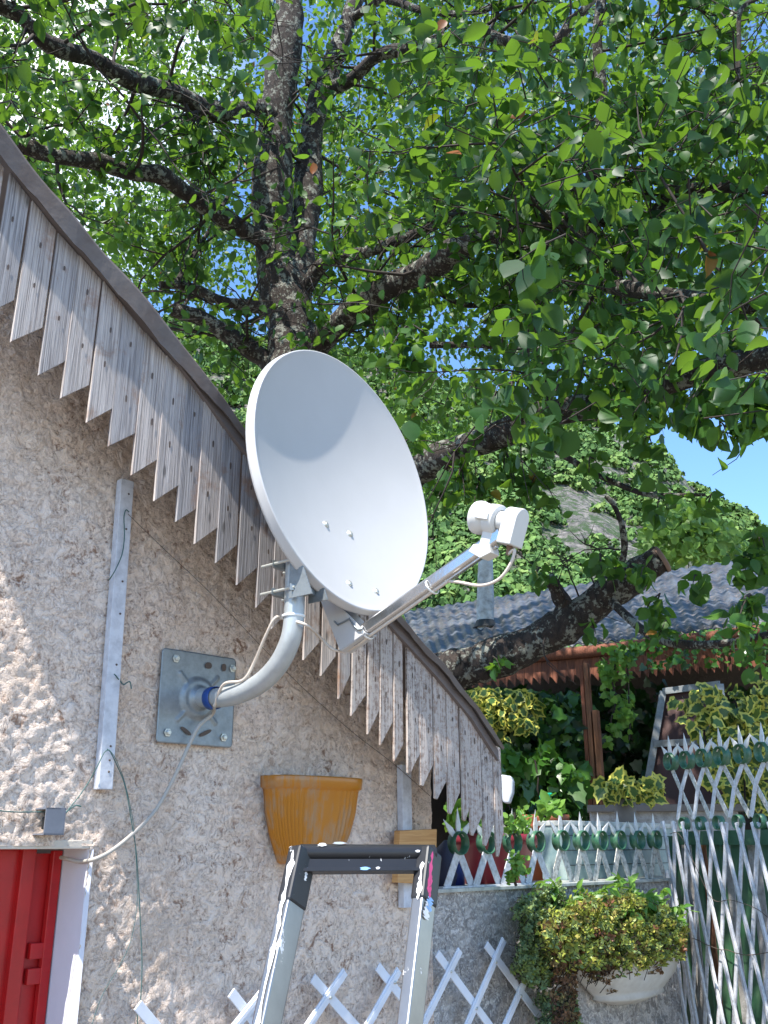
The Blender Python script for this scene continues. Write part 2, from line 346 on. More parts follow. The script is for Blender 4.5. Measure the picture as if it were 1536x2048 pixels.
MT['slab'] = paint('roof_slab', (.16, .13, .12), .8)

# ============================================================ SETTING
MB().add([(-900, -60, 0), (900, -60, 0), (900, 900, 0), (-900, 900, 0)], [(0, 1, 2, 3)]).build('ground', MT['ground'], kind='structure', normals=False)

# mountain
RID = [(-900, 640), (0, 600), (400, 640), (700, 720), (900, 760), (1060, 800), (1200, 838), (1313, 893), (1363, 943), (1393, 975), (1473, 1018), (1536, 1068), (1700, 1190), (2100, 1420), (2600, 1640)]
nx, ny = 190, 110
gx = np.linspace(-900, 2600, nx); rid = np.interp(gx, [p[0] for p in RID], [p[1] for p in RID])
pts = np.zeros((ny, nx, 3))
for j in range(ny):
    t = j / (ny - 1)
    for i in range(nx):
        py = 1700 + (rid[i] - 1700) * (1 - (1 - t) ** 1.25); Y = 62 + 330 * t ** 1.3
        pts[j, i] = W(gx[i], py, Y)
amp = np.linspace(0, 1, ny)[:, None]
nn = fbm(gx[None] / 130 + 3, np.arange(ny)[:, None] / 12., 5) - .5
pts[:, :, 1] += nn * 26 * amp; pts[:, :, 2] += (fbm(gx[None] / 40, np.arange(ny)[:, None] / 5., 4) - .5) * 9 * amp * np.linspace(1, .25, ny)[:, None]
back = pts[-1].copy(); back[:, 1] += 200; back[:, 2] -= 150
allp = np.concatenate([pts.reshape(-1, 3), back]); idx = np.arange((ny + 1) * nx).reshape(ny + 1, nx)
q = np.stack([idx[:-1, :-1], idx[:-1, 1:], idx[1:, 1:], idx[1:, :-1]], -1).reshape(-1, 4)
np_mesh('mountain', allp, q, MT['rock'], smooth=True, kind='structure')
# forest on it: low crowns merged as one object
bm = bmesh.new(); bmesh.ops.create_icosphere(bm, subdivisions=2, radius=1); iv = np.array([v.co[:] for v in bm.verts]); ifc = np.array([[v.index for v in f.verts] for f in bm.faces]); bm.free()
vs, fs, rn = [], [], []; k = 0
for n_ in range(16000):
    i = random.uniform(0, nx - 2); j = random.random() ** .75 * (ny - 1.01); a = int(i); b = int(j)
    px = np.interp(i, range(nx), gx)
    if px < -250 or px > 1900: continue
    p = pts[b, a] * (1 - (i - a)) + pts[b, a + 1] * (i - a); p = p + (pts[min(b + 1, ny - 1), a] - pts[b, a]) * (j - b)
    rocky = fbm(np.array(px / 55.), np.array(j / 6.), 4)
    if 1080 < px < 1400 and j > 30 and rocky > .50: continue
    sc = random.uniform(.7, 1.25) * (1.15 + 1.6 * j / ny)
    m_n = 36; c_ = RNG.normal(size=(m_n, 3)); c_ /= np.linalg.norm(c_, axis=1, keepdims=True); c_[:, 2] = np.abs(c_[:, 2]) * .95 - .15
    c_ = c_ * (RNG.uniform(.7, 1.12, m_n) * (1 + .25 * np.sin(c_[:, 0] * 5 + n_) * np.sin(c_[:, 2] * 6 + n_)))[:, None]
    u_ = RNG.normal(size=(m_n, 3)) + c_ * .6; nn_ = c_ + RNG.normal(size=(m_n, 3)) * .35; u_ = np.cross(nn_, u_); u_ /= np.linalg.norm(u_, axis=1, keepdims=True); v_ = np.cross(nn_, u_); v_ /= np.linalg.norm(v_, axis=1, keepdims=True)
    h_ = RNG.uniform(.26, .48, m_n)[:, None]
    qv = np.stack([c_ - u_ * h_, c_ + v_ * h_ * .8, c_ + u_ * h_, c_ - v_ * h_ * .8], 1).reshape(-1, 3) * sc + p + np.array([0, 0, sc * .5])
    vs.append(qv); fs.append(np.arange(m_n * 4).reshape(-1, 4) + k); k += m_n * 4; base_r = random.random() * .7 + .1; rn.append(np.repeat(np.clip(base_r + RNG.normal(0, .12, m_n), 0, 1), 4))
np_mesh('forest', np.concatenate(vs), np.concatenate(fs), MT['forest'], attrs={'rnd': np.concatenate(rn)}, kind='stuff', label='broadleaf forest covering the steep mountain side beyond the sheds')

# ============================================================ HOUSE
house = thing('house', 'pink rough cast house gable with jagged weathered barge boards', 'house', wc(0, 0, 0))
TOPU = [(-400, -240), (0, 255), (100, 385), (200, 500), (300, 612), (400, 740), (480, 850), (800, 1237), (880, 1325), (950, 1410), (1003, 1494)]
TOPL = [(-400, -160), (0, 320), (60, 392), (130, 478), (200, 552), (300, 672), (400, 782), (480, 872), (800, 1256), (880, 1344), (950, 1427), (998, 1503)]
OB = .22
tu = [sz(x, y, OB + .03) for x, y in TOPU]; tl = [sz(x, y, OB + .02) for x, y in TOPL]
def ztop(s, T=tl): return float(np.interp(s, [p[0] for p in T], [p[1] for p in T]))
s_c = sz(862, 1640)[0]; s_l = sz(-500, 1500)[0]; s_j = sz(160, 1880)[0]; z_l = sz(60, 1692)[1]
def wallgrid(s0, s1, z0, ztopf, name, mat, par, step=.0085, amp=.007, o0=0., seed=0, edgefix=True):
    ns = int((s1 - s0) / step) + 1; S = np.linspace(s0, s1, ns); zt = np.array([ztopf(s) for s in S]); nzz = int((zt.max() - z0) / step) + 1
    T = np.linspace(0, 1, nzz)[:, None]; ZZ = z0 + (zt[None] - z0) * T; SS = np.repeat(S[None], nzz, 0)
    h = (fbm(SS * 38 + seed, ZZ * 38, 4) - .47); r = np.abs(fbm(SS * 17 + 50 + seed, ZZ * 19, 4) - .47)
    lump = fbm(SS * 2.3 + 9 + seed, ZZ * 2.3, 3) - .45
    dsp = amp * (h * 1.6 + np.clip(.10 - r, 0, 1) * 3.2 * (.4 + lump * 2)) + .030 * lump * (amp / .011)
    dsp += amp * 1.1 * (fbm(SS * 85 + seed, ZZ * 75, 2) - .4)
    P = np.array(P0)[None, None] + np.array(D) * SS[..., None] + np.array(N) * (o0 + dsp)[..., None] + np.array([0, 0, 1.]) * ZZ[..., None]
    ii = np.arange(ns * nzz).reshape(nzz, ns); q = np.stack([ii[:-1, :-1], ii[:-1, 1:], ii[1:, 1:], ii[1:, :-1]], -1).reshape(-1, 4)
    return np_mesh(name, P.reshape(-1, 3), q, mat, par, smooth=True)
# one wall object: upper field plus the strip right of the opening
wa = wallgrid(s_l, s_c, z_l, lambda s: ztop(s) + .02, 'wall', MT['stucco'], house)
wb = wallgrid(s_j, s_c, .0, lambda s: z_l + .003, 'wall', MT['stucco'], house, seed=0)
wa.select_set(True); 
bm = bmesh.new(); bm.from_mesh(wa.data); bm.from_mesh(wb.data)
tmp = MB()
# body of the wall: side return, back and reveals behind the rough face
b1 = [wc(s_c, 0, -.015), wc(s_c, ztop(s_c), -.015), wc(s_c, ztop(s_c), -1.35), wc(s_c, 0, -1.35)]
tmp.add(b1, [(0, 1, 2, 3)])
tmp.add([wc(s_c, 0, -1.35), wc(s_c, ztop(s_c), -1.35), wc(s_l, ztop(s_l), -1.35), wc(s_l, 0, -1.35)], [(0, 1, 2, 3)])
base = len(bm.verts); nv = [bm.verts.new(p - LOC[house.name]) for p in tmp.v]; bm.verts.ensure_lookup_table()
for f in tmp.f: bm.faces.new([nv[i] for i in f])
bm.to_mesh(wa.data); bm.free(); bpy.data.objects.remove(wb)
# soffit strip closes the gap wall/boards; roof slab
rf = MB()
for a, b in zip(tu[:-1], tu[1:]):
    rf.add([wc(a[0], a[1] - .012, OB + .015), wc(b[0], b[1] - .012, OB + .015), wc(b[0], b[1] - .012, -1.45), wc(a[0], a[1] - .012, -1.45),
            wc(a[0], a[1] - .05, OB + .015), wc(b[0], b[1] - .05, OB + .015), wc(b[0], b[1] - .05, -1.45), wc(a[0], a[1] - .05, -1.45)],
           [(0, 1, 2, 3), (7, 6, 5, 4), (0, 4, 5, 1), (3, 2, 6, 7), (1, 5, 6, 2), (0, 3, 7, 4)])
roof = rf.build('roof', MT['slab'], house)
ed = MB(); n_ = 90; s0, s1 = tu[0][0], min(tu[-1][0], tl[-1][0] + .01)
rows = []
for i in range(n_ + 1):
    s = s0 + (s1 - s0) * i / n_; zu = ztop(s, tu) + .002 * math.sin(s * 31); zl = ztop(s, tl) + .003 * math.sin(s * 37) + .002 * math.sin(s * 83 + 1)
    if zl > zu - .01: zl = zu - .01
    ow = .003 * math.sin(s * 23)
    rows.append([wc(s, zu + .012, OB - .02), wc(s, zu, OB + .040 + ow), wc(s, zu * .86 + zl * .14, OB + .043 + ow), wc(s, zl, OB + .036 + ow), wc(s, zl + .002, OB + .030 + ow), wc(s, zu - .004, OB + .032 + ow)])
vs = [p for r in rows for p in r]
ed.add(vs, [(i * 6 + k, (i + 1) * 6 + k, (i + 1) * 6 + k + 1, i * 6 + k + 1) for i in range(n_) for k in range(5)])
ed.build('edge_strip', MT['edge'], roof, normals=False)
# barge boards: (tip, right corner) in the picture
TIPS = [(-128, 505, -72, 478), (-72, 563, -20, 540), (-26, 628, 30, 600), (22, 683, 87, 655), (78, 750, 133, 722), (122, 796, 180, 770), (173, 845, 230, 815), (218, 892, 275, 865), (264, 950, 318, 918), (308, 1002, 363, 968), (353, 1043, 398, 1015), (389, 1088, 437, 1055), (432, 1126, 475, 1090), (474, 1170, 516, 1135), (513, 1215, 549, 1178),
        (543, 1258, 580, 1220), (576, 1290, 612, 1252), (607, 1320, 640, 1285), (643, 1352, 673, 1312), (677, 1398, 702, 1350), (703, 1432, 733, 1390), (735, 1469, 760, 1421), (760, 1491, 787, 1444), (788, 1523, 808, 1490), (815, 1546, 842, 1508), (842, 1570, 868, 1530), (871, 1596, 896, 1560), (898, 1626, 922, 1584), (926, 1640, 945, 1606), (943, 1669, 967, 1630), (969, 1690, 990, 1648), (993, 1712, 1009, 1665)]
for i, (tx, ty, rx, ry) in enumerate(TIPS):
    a = sz(tx, ty, OB); b = sz(rx, ry, OB); sl, sr = a[0], b[0] - .0015
    if i + 1 < len(TIPS): sr = min(sr, sz(TIPS[i + 1][0], TIPS[i + 1][1], OB)[0] + .012)
    wj = random.uniform(-.003, .003); yaw = .003 + random.uniform(-.002, .003)
    worn = tx > 790; m_ = MB()
    pl = [(sl + wj, ztop(sl) - .004 + .02, yaw), (sl, a[1], yaw)]
    if worn: pl += [(sl + .012, a[1] - .004, yaw * .7), (sl + (sr - sl) * .62, b[1] + (a[1] - b[1]) * .38, .004)]
    pl += [(sr, b[1], 0), (sr + wj, ztop(sr) + .016, 0)]
    m_.prism([wc(s, z, OB - .012 + o) for s, z, o in pl], N * .010)
    nb = len(m_.f); zt_ = ztop((sl + sr) / 2); zb_ = (a[1] + b[1]) / 2
    for fz in (.22, .62):
        cx_ = (sl + sr) / 2 + random.uniform(-.008, .008); cz_ = zt_ + (zb_ - zt_) * (fz + random.uniform(-.05, .05)); k_ = random.uniform(.9, 1.5)
        m_.add([wc(cx_ + .0032 * math.cos(t), cz_ + .0055 * k_ * math.sin(t) - (.006 * k_ if math.sin(t) < -.5 else 0), OB + .0022) for t in np.linspace(0, 2 * math.pi, 11)[:-1]], [tuple(range(10))])
    bo_ = m_.build('barge_board', MT['wood2'] if tx > 700 else MT['wood'], roof, bevel=.0012); bo_.data.materials.append(MT['darkwire'])
    for pi in range(nb, len(bo_.data.polygons)): bo_.data.polygons[pi].material_index = 1
# lintel and window reveal
lin = MB(); lin.box(wc((s_l + s_j) / 2, z_l + .004, -.150), D, N, Z, (s_j - s_l) / 2 + .01, .153, .012, .004); lin.build('lintel', MT['lintel'], house)
rv = MB(); rv.add([wc(s_j, 0, .0), wc(s_j, z_l, .0), wc(s_j, z_l, -.30), wc(s_j, 0, -.30)], [(0, 1, 2, 3)])
rv.add([wc(s_j, 0, .0), wc(s_j, z_l, .0), wc(s_j + .012, z_l - .01, .006), wc(s_j + .012, 0, .006)], [(0, 1, 2, 3)], True)
rv.add([wc(s_l, 0, -.30), wc(s_l, z_l, -.30), wc(s_j, z_l, -.30), wc(s_j, 0, -.30)], [(0, 1, 2, 3)])
rv.build('window_reveal', MT['jamb'], house)
so_ = -.15
sr1 = sz(119, 1706, so_); srb = sz(77, 2047, so_); zt = sz(60, 1698, so_)[1]
sh = MB(); s1_ = sr1[0]
sh.box(wc(s1_ - .09 - .35, .4 + (zt - .4) / 2, so_ - .02), D, N, Z, .35, .008, (zt - .4) / 2, .004)
sh.box(wc(s1_ - .092, .4 + (zt - .4) / 2, so_ - .005), D, N, Z, .020, .013, (zt - .4) / 2, .003)
shutter = sh.build('shutter', MT['red'], house)
l2 = MB(); l2.box(wc(s1_ - .012, .4 + (zt - .4) / 2 - .002, so_ + .006), D, N, Z, .014, .010, (zt - .4) / 2 - .002, .003)
l2.box(wc(s1_ - .045, .4 + (zt - .4) / 2 - .002, so_ - .014), D, N, Z, .035, .006, (zt - .4) / 2 - .01, 0).build('folding_leaf', MT['red'], shutter)
for yy in (1900, 1950):
    z_ = sz(85, yy, so_)[1]; MB().box(wc(s1_ - .04, z_, so_ + .004), D, N, Z, .022, .010, .020, .003).build('hinge', MT['red'], shutter)

# ============================================================ TERRACE WALL, FENCE, GATE
s_e = sz(1345, 1750)[0]
zc = .5 * (sz(880, 1785)[1] + sz(1335, 1752)[1])
tw = thing('retaining_wall', 'lichen stained old plaster terrace wall below the green ring fence', 'wall', wc(s_c, 0, 0))
wallgrid(s_c + .003, s_e, 0, lambda s: zc - .012, 'wall_face', MT['terrace'], tw, step=.014, amp=.009, o0=-.012, seed=40)
bb = MB(); bb.box(wc((s_c + s_e) / 2 + .004, (zc - .012) / 2, -.19), D, N, Z, (s_e - s_c) / 2 - .004, .15, (zc - .012) / 2 - .004); bb.build('wall_body', MT['terrace'], tw)
MB().box(wc((s_c + s_e) / 2 + .004, zc - .006, -.13), D, N, Z, (s_e - s_c) / 2 - .004, .135, .007, .002).build('coping', MT['coping'], tw)
MB().add([wc(s_c, zc - .05, -.33), wc(s_e + 6, zc - .05, -.33), wc(s_e + 6, zc - .05, -9), wc(s_c - 4, zc - .05, -9), wc(s_c - 4, zc - .05, -1.4), wc(s_c, zc - .05, -1.4)], [(0, 1, 2, 3, 4, 5)]).build('terrace', MT['ground'], kind='structure')

def ring_unit(par, c, ax, side, n, zring, zbase, half, w=.026, rr=.040, drawslats=True, mats=('slatd', 'gatew')):
    # ring with three spikes; legs are added by the caller
    C_ = V(c); rg = MB(); nn_ = 28
    prof = [(rr, -.020), (rr + .004, -.020), (rr + .004, .020), (rr, .020), (rr, -.020)]
    rg.lathe(C_, n, prof, nn_); ring = rg.build('ring', MT['ring'], par)
    for ang in (-44, 0, 44):
        dr = Z * math.cos(R(ang)) + side * math.sin(R(ang)); pr = side * math.cos(R(ang)) - Z * math.sin(R(ang)); b = C_ + dr * (rr - .001); L = .095 if ang == 0 else .084
        L *= random.uniform(.93, 1.04); dr = (dr + n * random.uniform(-.06, .06)).normalized()
        tip = b + dr * L; h = .014
        MB().add([b - pr * h * .8 - n * .003, b + pr * h * .8 - n * .003, b + pr * h * .8 + n * .003, b - pr * h * .8 + n * .003,
                  b + dr * L * .3 - pr * h - n * .003, b + dr * L * .3 + pr * h - n * .003, b + dr * L * .3 + pr * h + n * .003, b + dr * L * .3 - pr * h + n * .003, tip],
                 [(0, 1, 2, 3), (0, 4, 5, 1), (1, 5, 6, 2), (2, 6, 7, 3), (3, 7, 4, 0), (4, 8, 5), (5, 8, 6), (6, 8, 7), (7, 8, 4)]).build('spike', MT['spike'], par)
    return ring
fence = thing('ring_fence', 'low fence of crossed white slats with green rings and spikes on the terrace wall', 'fence', wc(s_c, zc, -.04))
RX = [(917, 1686), (973, 1685), (1025, 1684), (1072, 1683), (1122, 1681), (1163, 1681), (1200, 1681), (1237, 1680), (1275, 1680), (1309, 1679)]
rs_ = [sz(x, y, -.035) for x, y in RX]
for i, (s, z) in enumerate(rs_):
    ring_unit(fence, wc(s, z, -.035), None, D, N, z, zc, .075)
    sp_ = ((rs_[i + 1][0] - s) if i < 9 else s - rs_[i - 1][0]) / 2; sm_ = (s - rs_[i - 1][0]) / 2 if i else sp_
    for sg, hf in ((-1, sm_), (1, sp_)):
        a = wc(s + sg * .012, z - .040, -.035 - sg * .004); b = wc(s + sg * (hf - .006), zc + .002, -.035 - sg * .004)
        MB().bar(a, b, N, .036, .004, .001).build('slat', MT['slatd' if (i > 3) else 'gatew'], fence)
MB().box(wc((rs_[0][0] + rs_[3][0]) / 2 - .02, zc + .004, -.034), D, N, Z, (rs_[3][0] - rs_[0][0]) / 2 + .1, .018, .003).build('bottom_rail', MT['gatew'], fence)

G0 = wc(s_e, 0, -.01); GD = V((.26, -.965, 0)).normalized(); GN = V((-.965, -.26, 0)).normalized()
def PG(px, py, o=0): return hit(px, py, G0 + GN * o, GN)
gate = thing('folding_gate', 'tall folding trellis gate of long white crossed bars with green rings on top', 'gate', G0)
GR = [(1342, 1523), (1374, 1520), (1407, 1516), (1443, 1512), (1484, 1508), (1527, 1504)]
gp = [PG(x, y) for x, y in GR]; st_ = (gp[-1] - gp[-2]); gp += [gp[-1] + st_, gp[-1] + st_ * 2]
zmid = PG(1342, 1583).z; zlo = PG(1352, 1640).z
sp0 = (gp[1] - gp[0]); 
for i, p in enumerate(gp):
    stp = (gp[i + 1] - p) if i < len(gp) - 1 else (p - gp[i - 1]); dh = V((stp.x, stp.y, 0))
    ring_unit(gate, p, None, dh.normalized(), GN, 0, 0, 0, rr=.040)
    a = p - Z * .042; mR = V((p.x, p.y, zmid)) + dh * .5; mL = V((p.x, p.y, zmid)) - dh * .5; lR = V((p.x, p.y, zlo)) + dh; lL = V((p.x, p.y, zlo)) - dh
    MB().bar(a - GN * .003, lR - GN * .003, GN, .027, .004, .001).build('slat', MT['slatd'], gate)
    if i: MB().bar(a + GN * .003, mL + GN * .003, GN, .027, .004, .001).build('slat', MT['gatew'], gate)
    MB().bar(mR + GN * .003, V((p.x, p.y, zlo)) + dh * .1 + GN * .003, GN, .027, .004, .001).build('slat', MT['gatew'], gate)
    rgm = MB(); rgm.lathe(V((p.x, p.y, zlo - .02)) + dh * .45, GN, [(.028, -.015), (.032, -.015), (.032, .015), (.028, .015), (.028, -.015)], 20); rgm.build('ring', MT['ring'], gate)
BS = [(1325.4, 1642, .17), (1344.6, 1642, .19), (1364.4, 1643, .205), (1387, 1644, .22), (1413, 1644, .232), (1442, 1645, .245), (1473, 1645, .255), (1504, 1644, .265), (1537, 1643, .275), (1572, 1642, .29)]
FW = [(1349, 1643, -.005), (1373, 1643, -.01), (1397, 1644, -.03), (1424, 1644, -.035), (1453, 1645, -.04), (1486, 1645, -.045), (1517, 1645, -.05), (1552, 1645, -.06), (1590, 1645, -.07)]
for (x, y, k_) in BS:
    MB().bar(PG(x, y, .012), PG(x + k_ * 500, y + 500, .012), GN, .020, .010, .002).build('bar', MT['gatew'], gate)
    MB().bar(PG(x, y, .019), PG(x + k_ * 500, y + 500, .019), GN, .006, .006, 0).build('bar_rib', MT['gatew'], gate)
for (x, y, k_) in FW: MB().bar(PG(x, y, -.004), PG(x + k_ * 500, y + 500, -.004), GN, .022, .008, .002).build('bar', MT['gatew'], gate)
# diagonal bars entering at the left edge below the wall corner
for (x, y) in ((1325, 1740), (1330, 1850), (1335, 1935), (1330, 2005)):
    MB().bar(PG(x + 8, y, .012), PG(x + 8 + .18 * 400, y + 400, .012), GN, .020, .010, .002).build('bar', MT['gatew'], gate)
pg = thing('plank_gate', 'dark green plank gate with pale posts behind the white bars', 'gate', G0 - GN * .12)
xs = [1340, 1358, 1384, 1398, 1414, 1442, 1462, 1490, 1520, 1560, 1610]; mm_ = ['green', 'oldpost', 'green', 'post', 'green', 'oldpost', 'green', 'oldpost', 'green', 'green']
for i in range(len(xs) - 1):
    a = PG(xs[i], 1680, -.10 - (.02 if i % 2 else 0)); b = PG(xs[i + 1] - 1, 1680, -.10 - (.02 if i % 2 else 0)); zt_ = (PG(xs[i], 1672, -.1).z if mm_[i] == 'green' else PG(xs[i], 1685, -.1).z)
    MB().box(V(((a.x + b.x) / 2, (a.y + b.y) / 2, zt_ / 2)), GD, GN, Z, (b - a).length / 2, .009, zt_ / 2, .002).build('plank', MT[mm_[i]], pg)
a = PG(1350, 1672, -.07); b = PG(1620, 1672, -.07); z1_ = PG(1400, 1662, -.07).z; z0_ = PG(1400, 1690, -.07).z
MB().box(V(((a.x + b.x) / 2, (a.y + b.y) / 2, (z0_ + z1_) / 2)), GD, GN, Z, (b - a).length / 2, .008, (z1_ - z0_) / 2, .002).build('rail', MT['green'], pg)
gw = thing('tie_wire', 'thin dark wire stretched across the white bars of the folding gate', 'wire', PG(1390, 1800, .02))
MB().tube(smooth_path([PG(x, y, .024) for x, y in ((1385, 1876), (1400, 1882), (1415, 1890), (1440, 1899), (1455, 1900), (1475, 1907), (1500, 1910), (1536, 1905))]), .0018, 5).build('strand', MT['darkwire'], gw)
MB().tube(smooth_path([PG(x, y, .024) for x, y in ((1340, 1668), (1352, 1665), (1365, 1678), (1390, 1730), (1425, 1798), (1462, 1800), (1510, 1816), (1536, 1835))]), .0016, 5).build('strand', MT['darkwire'], gw)

# ============================================================ SATELLITE DISH
C0 = V((-.1126, 2.807, 2.8038)); AL, EP = .8763, .1437
ND = V((math.sin(AL) * math.cos(EP), -math.cos(AL) * math.cos(EP), math.sin(EP))); DW = V((math.cos(AL), math.sin(AL), 0)); DV = DW.cross(ND); DV = DV if DV.z > 0 else -DV
def DD(a, b, c): return C0 + DW * a + DV * b + ND * c
def dpx(px, py, a=0): p = hit(px, py, C0 + DW * a, DW); q = p - C0; return q.dot(DV), q.dot(ND)
dish = thing('satellite_dish', 'white offset satellite dish on a bent galvanised wall mast', 'satellite dish', PL(395, 1395))
A_, B_, DEP = .40, .44, .068
m_ = MB(); n = 96; vs = []; fs = []; prof = [(i / 22., -DEP * (1 - (i / 22.) ** 2)) for i in range(1, 23)] + [(1.004, .001), (1.012, .0005), (1.016, -.003), (1.017, -.018), (1.024, -.022), (1.024, -.030), (1.012, -.036), (1.0, -.036)]
for r_, h_ in prof: vs += [DD(A_ * r_ * math.cos(2 * math.pi * k / n), B_ * r_ * math.sin(2 * math.pi * k / n), h_) for k in range(n)]
fs = [(i * n + k, i * n + (k + 1) % n, (i + 1) * n + (k + 1) % n, (i + 1) * n + k) for i in range(len(prof) - 1) for k in range(n)]
c_i = len(vs); vs.append(DD(0, 0, -DEP)); fs += [(c_i, (k + 1) % n, k) for k in range(n)]
b0 = len(vs); pr2 = [(i / 12., -DEP * (1 - (i / 12.) ** 2) - .003) for i in range(1, 13)]
for r_, h_ in pr2: vs += [DD(A_ * r_ * math.cos(2 * math.pi * k / n), B_ * r_ * math.sin(2 * math.pi * k / n), h_) for k in range(n)]
fs += [(b0 + i * n + k, b0 + (i + 1) * n + k, b0 + (i + 1) * n + (k + 1) % n, b0 + i * n + (k + 1) % n) for i in range(11) for k in range(n)]
c_b = len(vs); vs.append(DD(0, 0, -DEP - .003)); fs += [(c_b, b0 + k, b0 + (k + 1) % n) for k in range(n)]
refl = m_.add(vs, fs, True).build('reflector', MT['white'], dish, normals=False)
for x, y in ((650, 1050), (699, 1069), (680, 1176), (732, 1192)):
    p = hit(x, y, DD(0, 0, -.06), ND); q = p - C0; a_, b_ = q.dot(DW), q.dot(DV); h_ = -DEP * (1 - (a_ / A_) ** 2 - (b_ / B_) ** 2)
    MB().lathe(DD(a_, b_, h_ - .002), ND, [(.013, 0), (.013, .003), (.007, .0035), (.0065, .006), (.0045, .008), (0, .0085)], 16).build('screw', MT['bolt'], refl)
# feed arm in the symmetry plane
bR, cR = dpx(716, 1272); bT, cT = dpx(1006, 1068); print('arm', bR, cR, bT, cT)
ar = DD(0, bR, cR); at_ = DD(0, bT, cT); adir = (at_ - ar).normalized(); aup = DW.cross(adir); aup = aup if aup.z > 0 else -aup
arm = MB().bar(ar - adir * .02, at_, aup, .036, .036, .006).build('feed_arm', MT['chrome'], dish, bevel=.001)
MB().bar(ar - adir * .02 - aup * .021, at_ - adir * .03 - aup * .021, aup, .014, .008, .002).build('arm_rib', MT['chrome'], arm)
# bracket under the dish
pts_ = [dpx(*p) for p in ((648, 1190), (692, 1303), (742, 1268), (716, 1240), (690, 1215))]
br = MB()
for a_ in (-.026, .022): br.prism([DD(a_, b, c) for b, c in pts_], DW * .004)
b1, c1 = pts_[1]; b0_, c0_ = pts_[0]
br.prism([DD(-.024, b0_, c0_), DD(.024, b0_, c0_), DD(.024, b1, c1), DD(-.024, b1, c1)], ND * -.003)
br.prism([DD(-.024, b1, c1), DD(.024, b1, c1), DD(.024, pts_[2][0], pts_[2][1]), DD(-.024, pts_[2][0], pts_[2][1])], DV * -.003)
brk = br.build('arm_bracket', MT['white'], dish)
e_ = [dpx(*p) for p in ((682, 1246), (689, 1253), (712, 1241), (722, 1256), (730, 1263), (738, 1262))]
MB().tube([DD(-.03, b, c) for b, c in e_], .0028, 6).build('wire_clip', MT['galv'], brk)
# LNB
bF, cF = dpx(1000, 1042); FP = DD(0, bF, cF); ax = (DD(0, -.04, -.06) - FP).normalized(); lu = (DV - ax * DV.dot(ax)).normalized(); ls = ax.cross(lu)
pxlen = 1.0
horn = MB().lathe(FP, ax, [(0, .083), (.040, .082), (.046, .078), (.0475, .070), (.0475, .062), (.045, .056), (.044, .048), (.036, .036), (.034, .022), (.030, .020)], 40).build('feed_horn', MT['lnb'], dish)
hd = MB().lathe(FP, ax, [(.030, .036), (.043, .034), (.044, .030), (.044, .004), (.043, .0), (.030, -.003)], 36)
hd.box(FP + ax * .018 - lu * .050, ax, ls, lu, .017, .020, .028, .004).box(FP + ax * .030 - ls * .040 , ax, ls, lu, .022, .009, .010, .002)
hd.prism([FP + ax * x_ - lu * y_ - ls * .022 for x_, y_ in ((.052, .078), (.0, .070), (-.012, .092), (.018, .112), (.062, .100))], ls * .044)
hd.build('lnb_holder', MT['lnb'], dish, bevel=.002)
body = MB(); body.lathe(FP, ax, [(.028, .0), (.028, -.035)], 28)
arc = [(-.031, -.062), (.031, -.062)] + [(.031 * math.cos(t), .012 + .031 * math.sin(t)) for t in np.linspace(0, math.pi, 15)]
body.prism([FP - ax * .026 + ls * x_ + lu * y_ for x_, y_ in arc], -ax * .046)
lb = body.build('lnb_body', MT['lnb'], dish, bevel=.003)
cn = FP - ax * .052 - lu * .060
MB().lathe(cn, -lu, [(.0075, 0), (.0085, .002), (.0085, .008), (.006, .009), (.006, .022), (.005, .028)], 12).build('connector', MT['cut'], lb)
# wall plate
def PP(s, z, o=0): return PC + PS * s + PZ * z + N * o
PC = PL(396, 1397, .016); e1 = (PL(480, 1318) - PL(335, 1297)) + (PL(465, 1497) - PL(310, 1483)); PS = e1.normalized(); PZ = (Z - PS * Z.dot(PS)).normalized()
hw = (PL(480, 1318) - PL(335, 1297)).length / 2; hh = (PL(335, 1297) - PL(310, 1483)).length / 2; print('plate', hw, hh)
pm = MB(); ng = 60; vs = []; 
for j in range(ng + 1):
    for i in range(ng + 1):
        x, y = -hw + 2 * hw * i / ng, -hh + 2 * hh * j / ng; rr = math.hypot(x, y - .0); k = hw / .13
        h = 0
        if rr < .062 * k: h = .010 * min(1, (.062 * k - rr) / (.012)) 
        if rr < .036 * k: h = .010 + .016 * min(1, (.036 * k - rr) / .012)
        ang = math.atan2(y, x); dd = abs(math.sin(2 * (ang - math.pi / 4) )) 
        for aa in (math.pi * .25, math.pi * .75, -math.pi * .25, -math.pi * .75):
            dx = math.cos(aa) * x + math.sin(aa) * y; dy = -math.sin(aa) * x + math.cos(aa) * y
            if .055 * k < dx < .098 * k and abs(dy) < .008: h = max(h, .006 * (1 - abs(dy) / .008))
        cr = .014; qx = max(0, abs(x) - (hw - cr)); qy = max(0, abs(y) - (hh - cr)); q_ = math.hypot(qx, qy)
        if q_ > cr: x -= math.copysign(qx * (1 - cr / q_), x); y -= math.copysign(qy * (1 - cr / q_), y)
        vs.append(PP(x, y, h))
pm.add(vs, [(j * (ng + 1) + i, j * (ng + 1) + i + 1, (j + 1) * (ng + 1) + i + 1, (j + 1) * (ng + 1) + i) for j in range(ng) for i in range(ng)], True)
plate = pm.build('wall_plate', MT['galv'], dish, normals=False); mo = plate.modifiers.new('solid', 'SOLIDIFY'); mo.thickness = .004; mo.offset = -1
for x, y in ((352, 1317), (465, 1337), (335, 1465), (447, 1475)):
    p = PL(x, y, .018); MB().lathe(p, N, [(.013, 0), (.013, .003), (.0085, .0035), (.0085, .010), (.006, .012), (0, .012)], 6, smooth=False).build('bolt', MT['bolt'], plate)
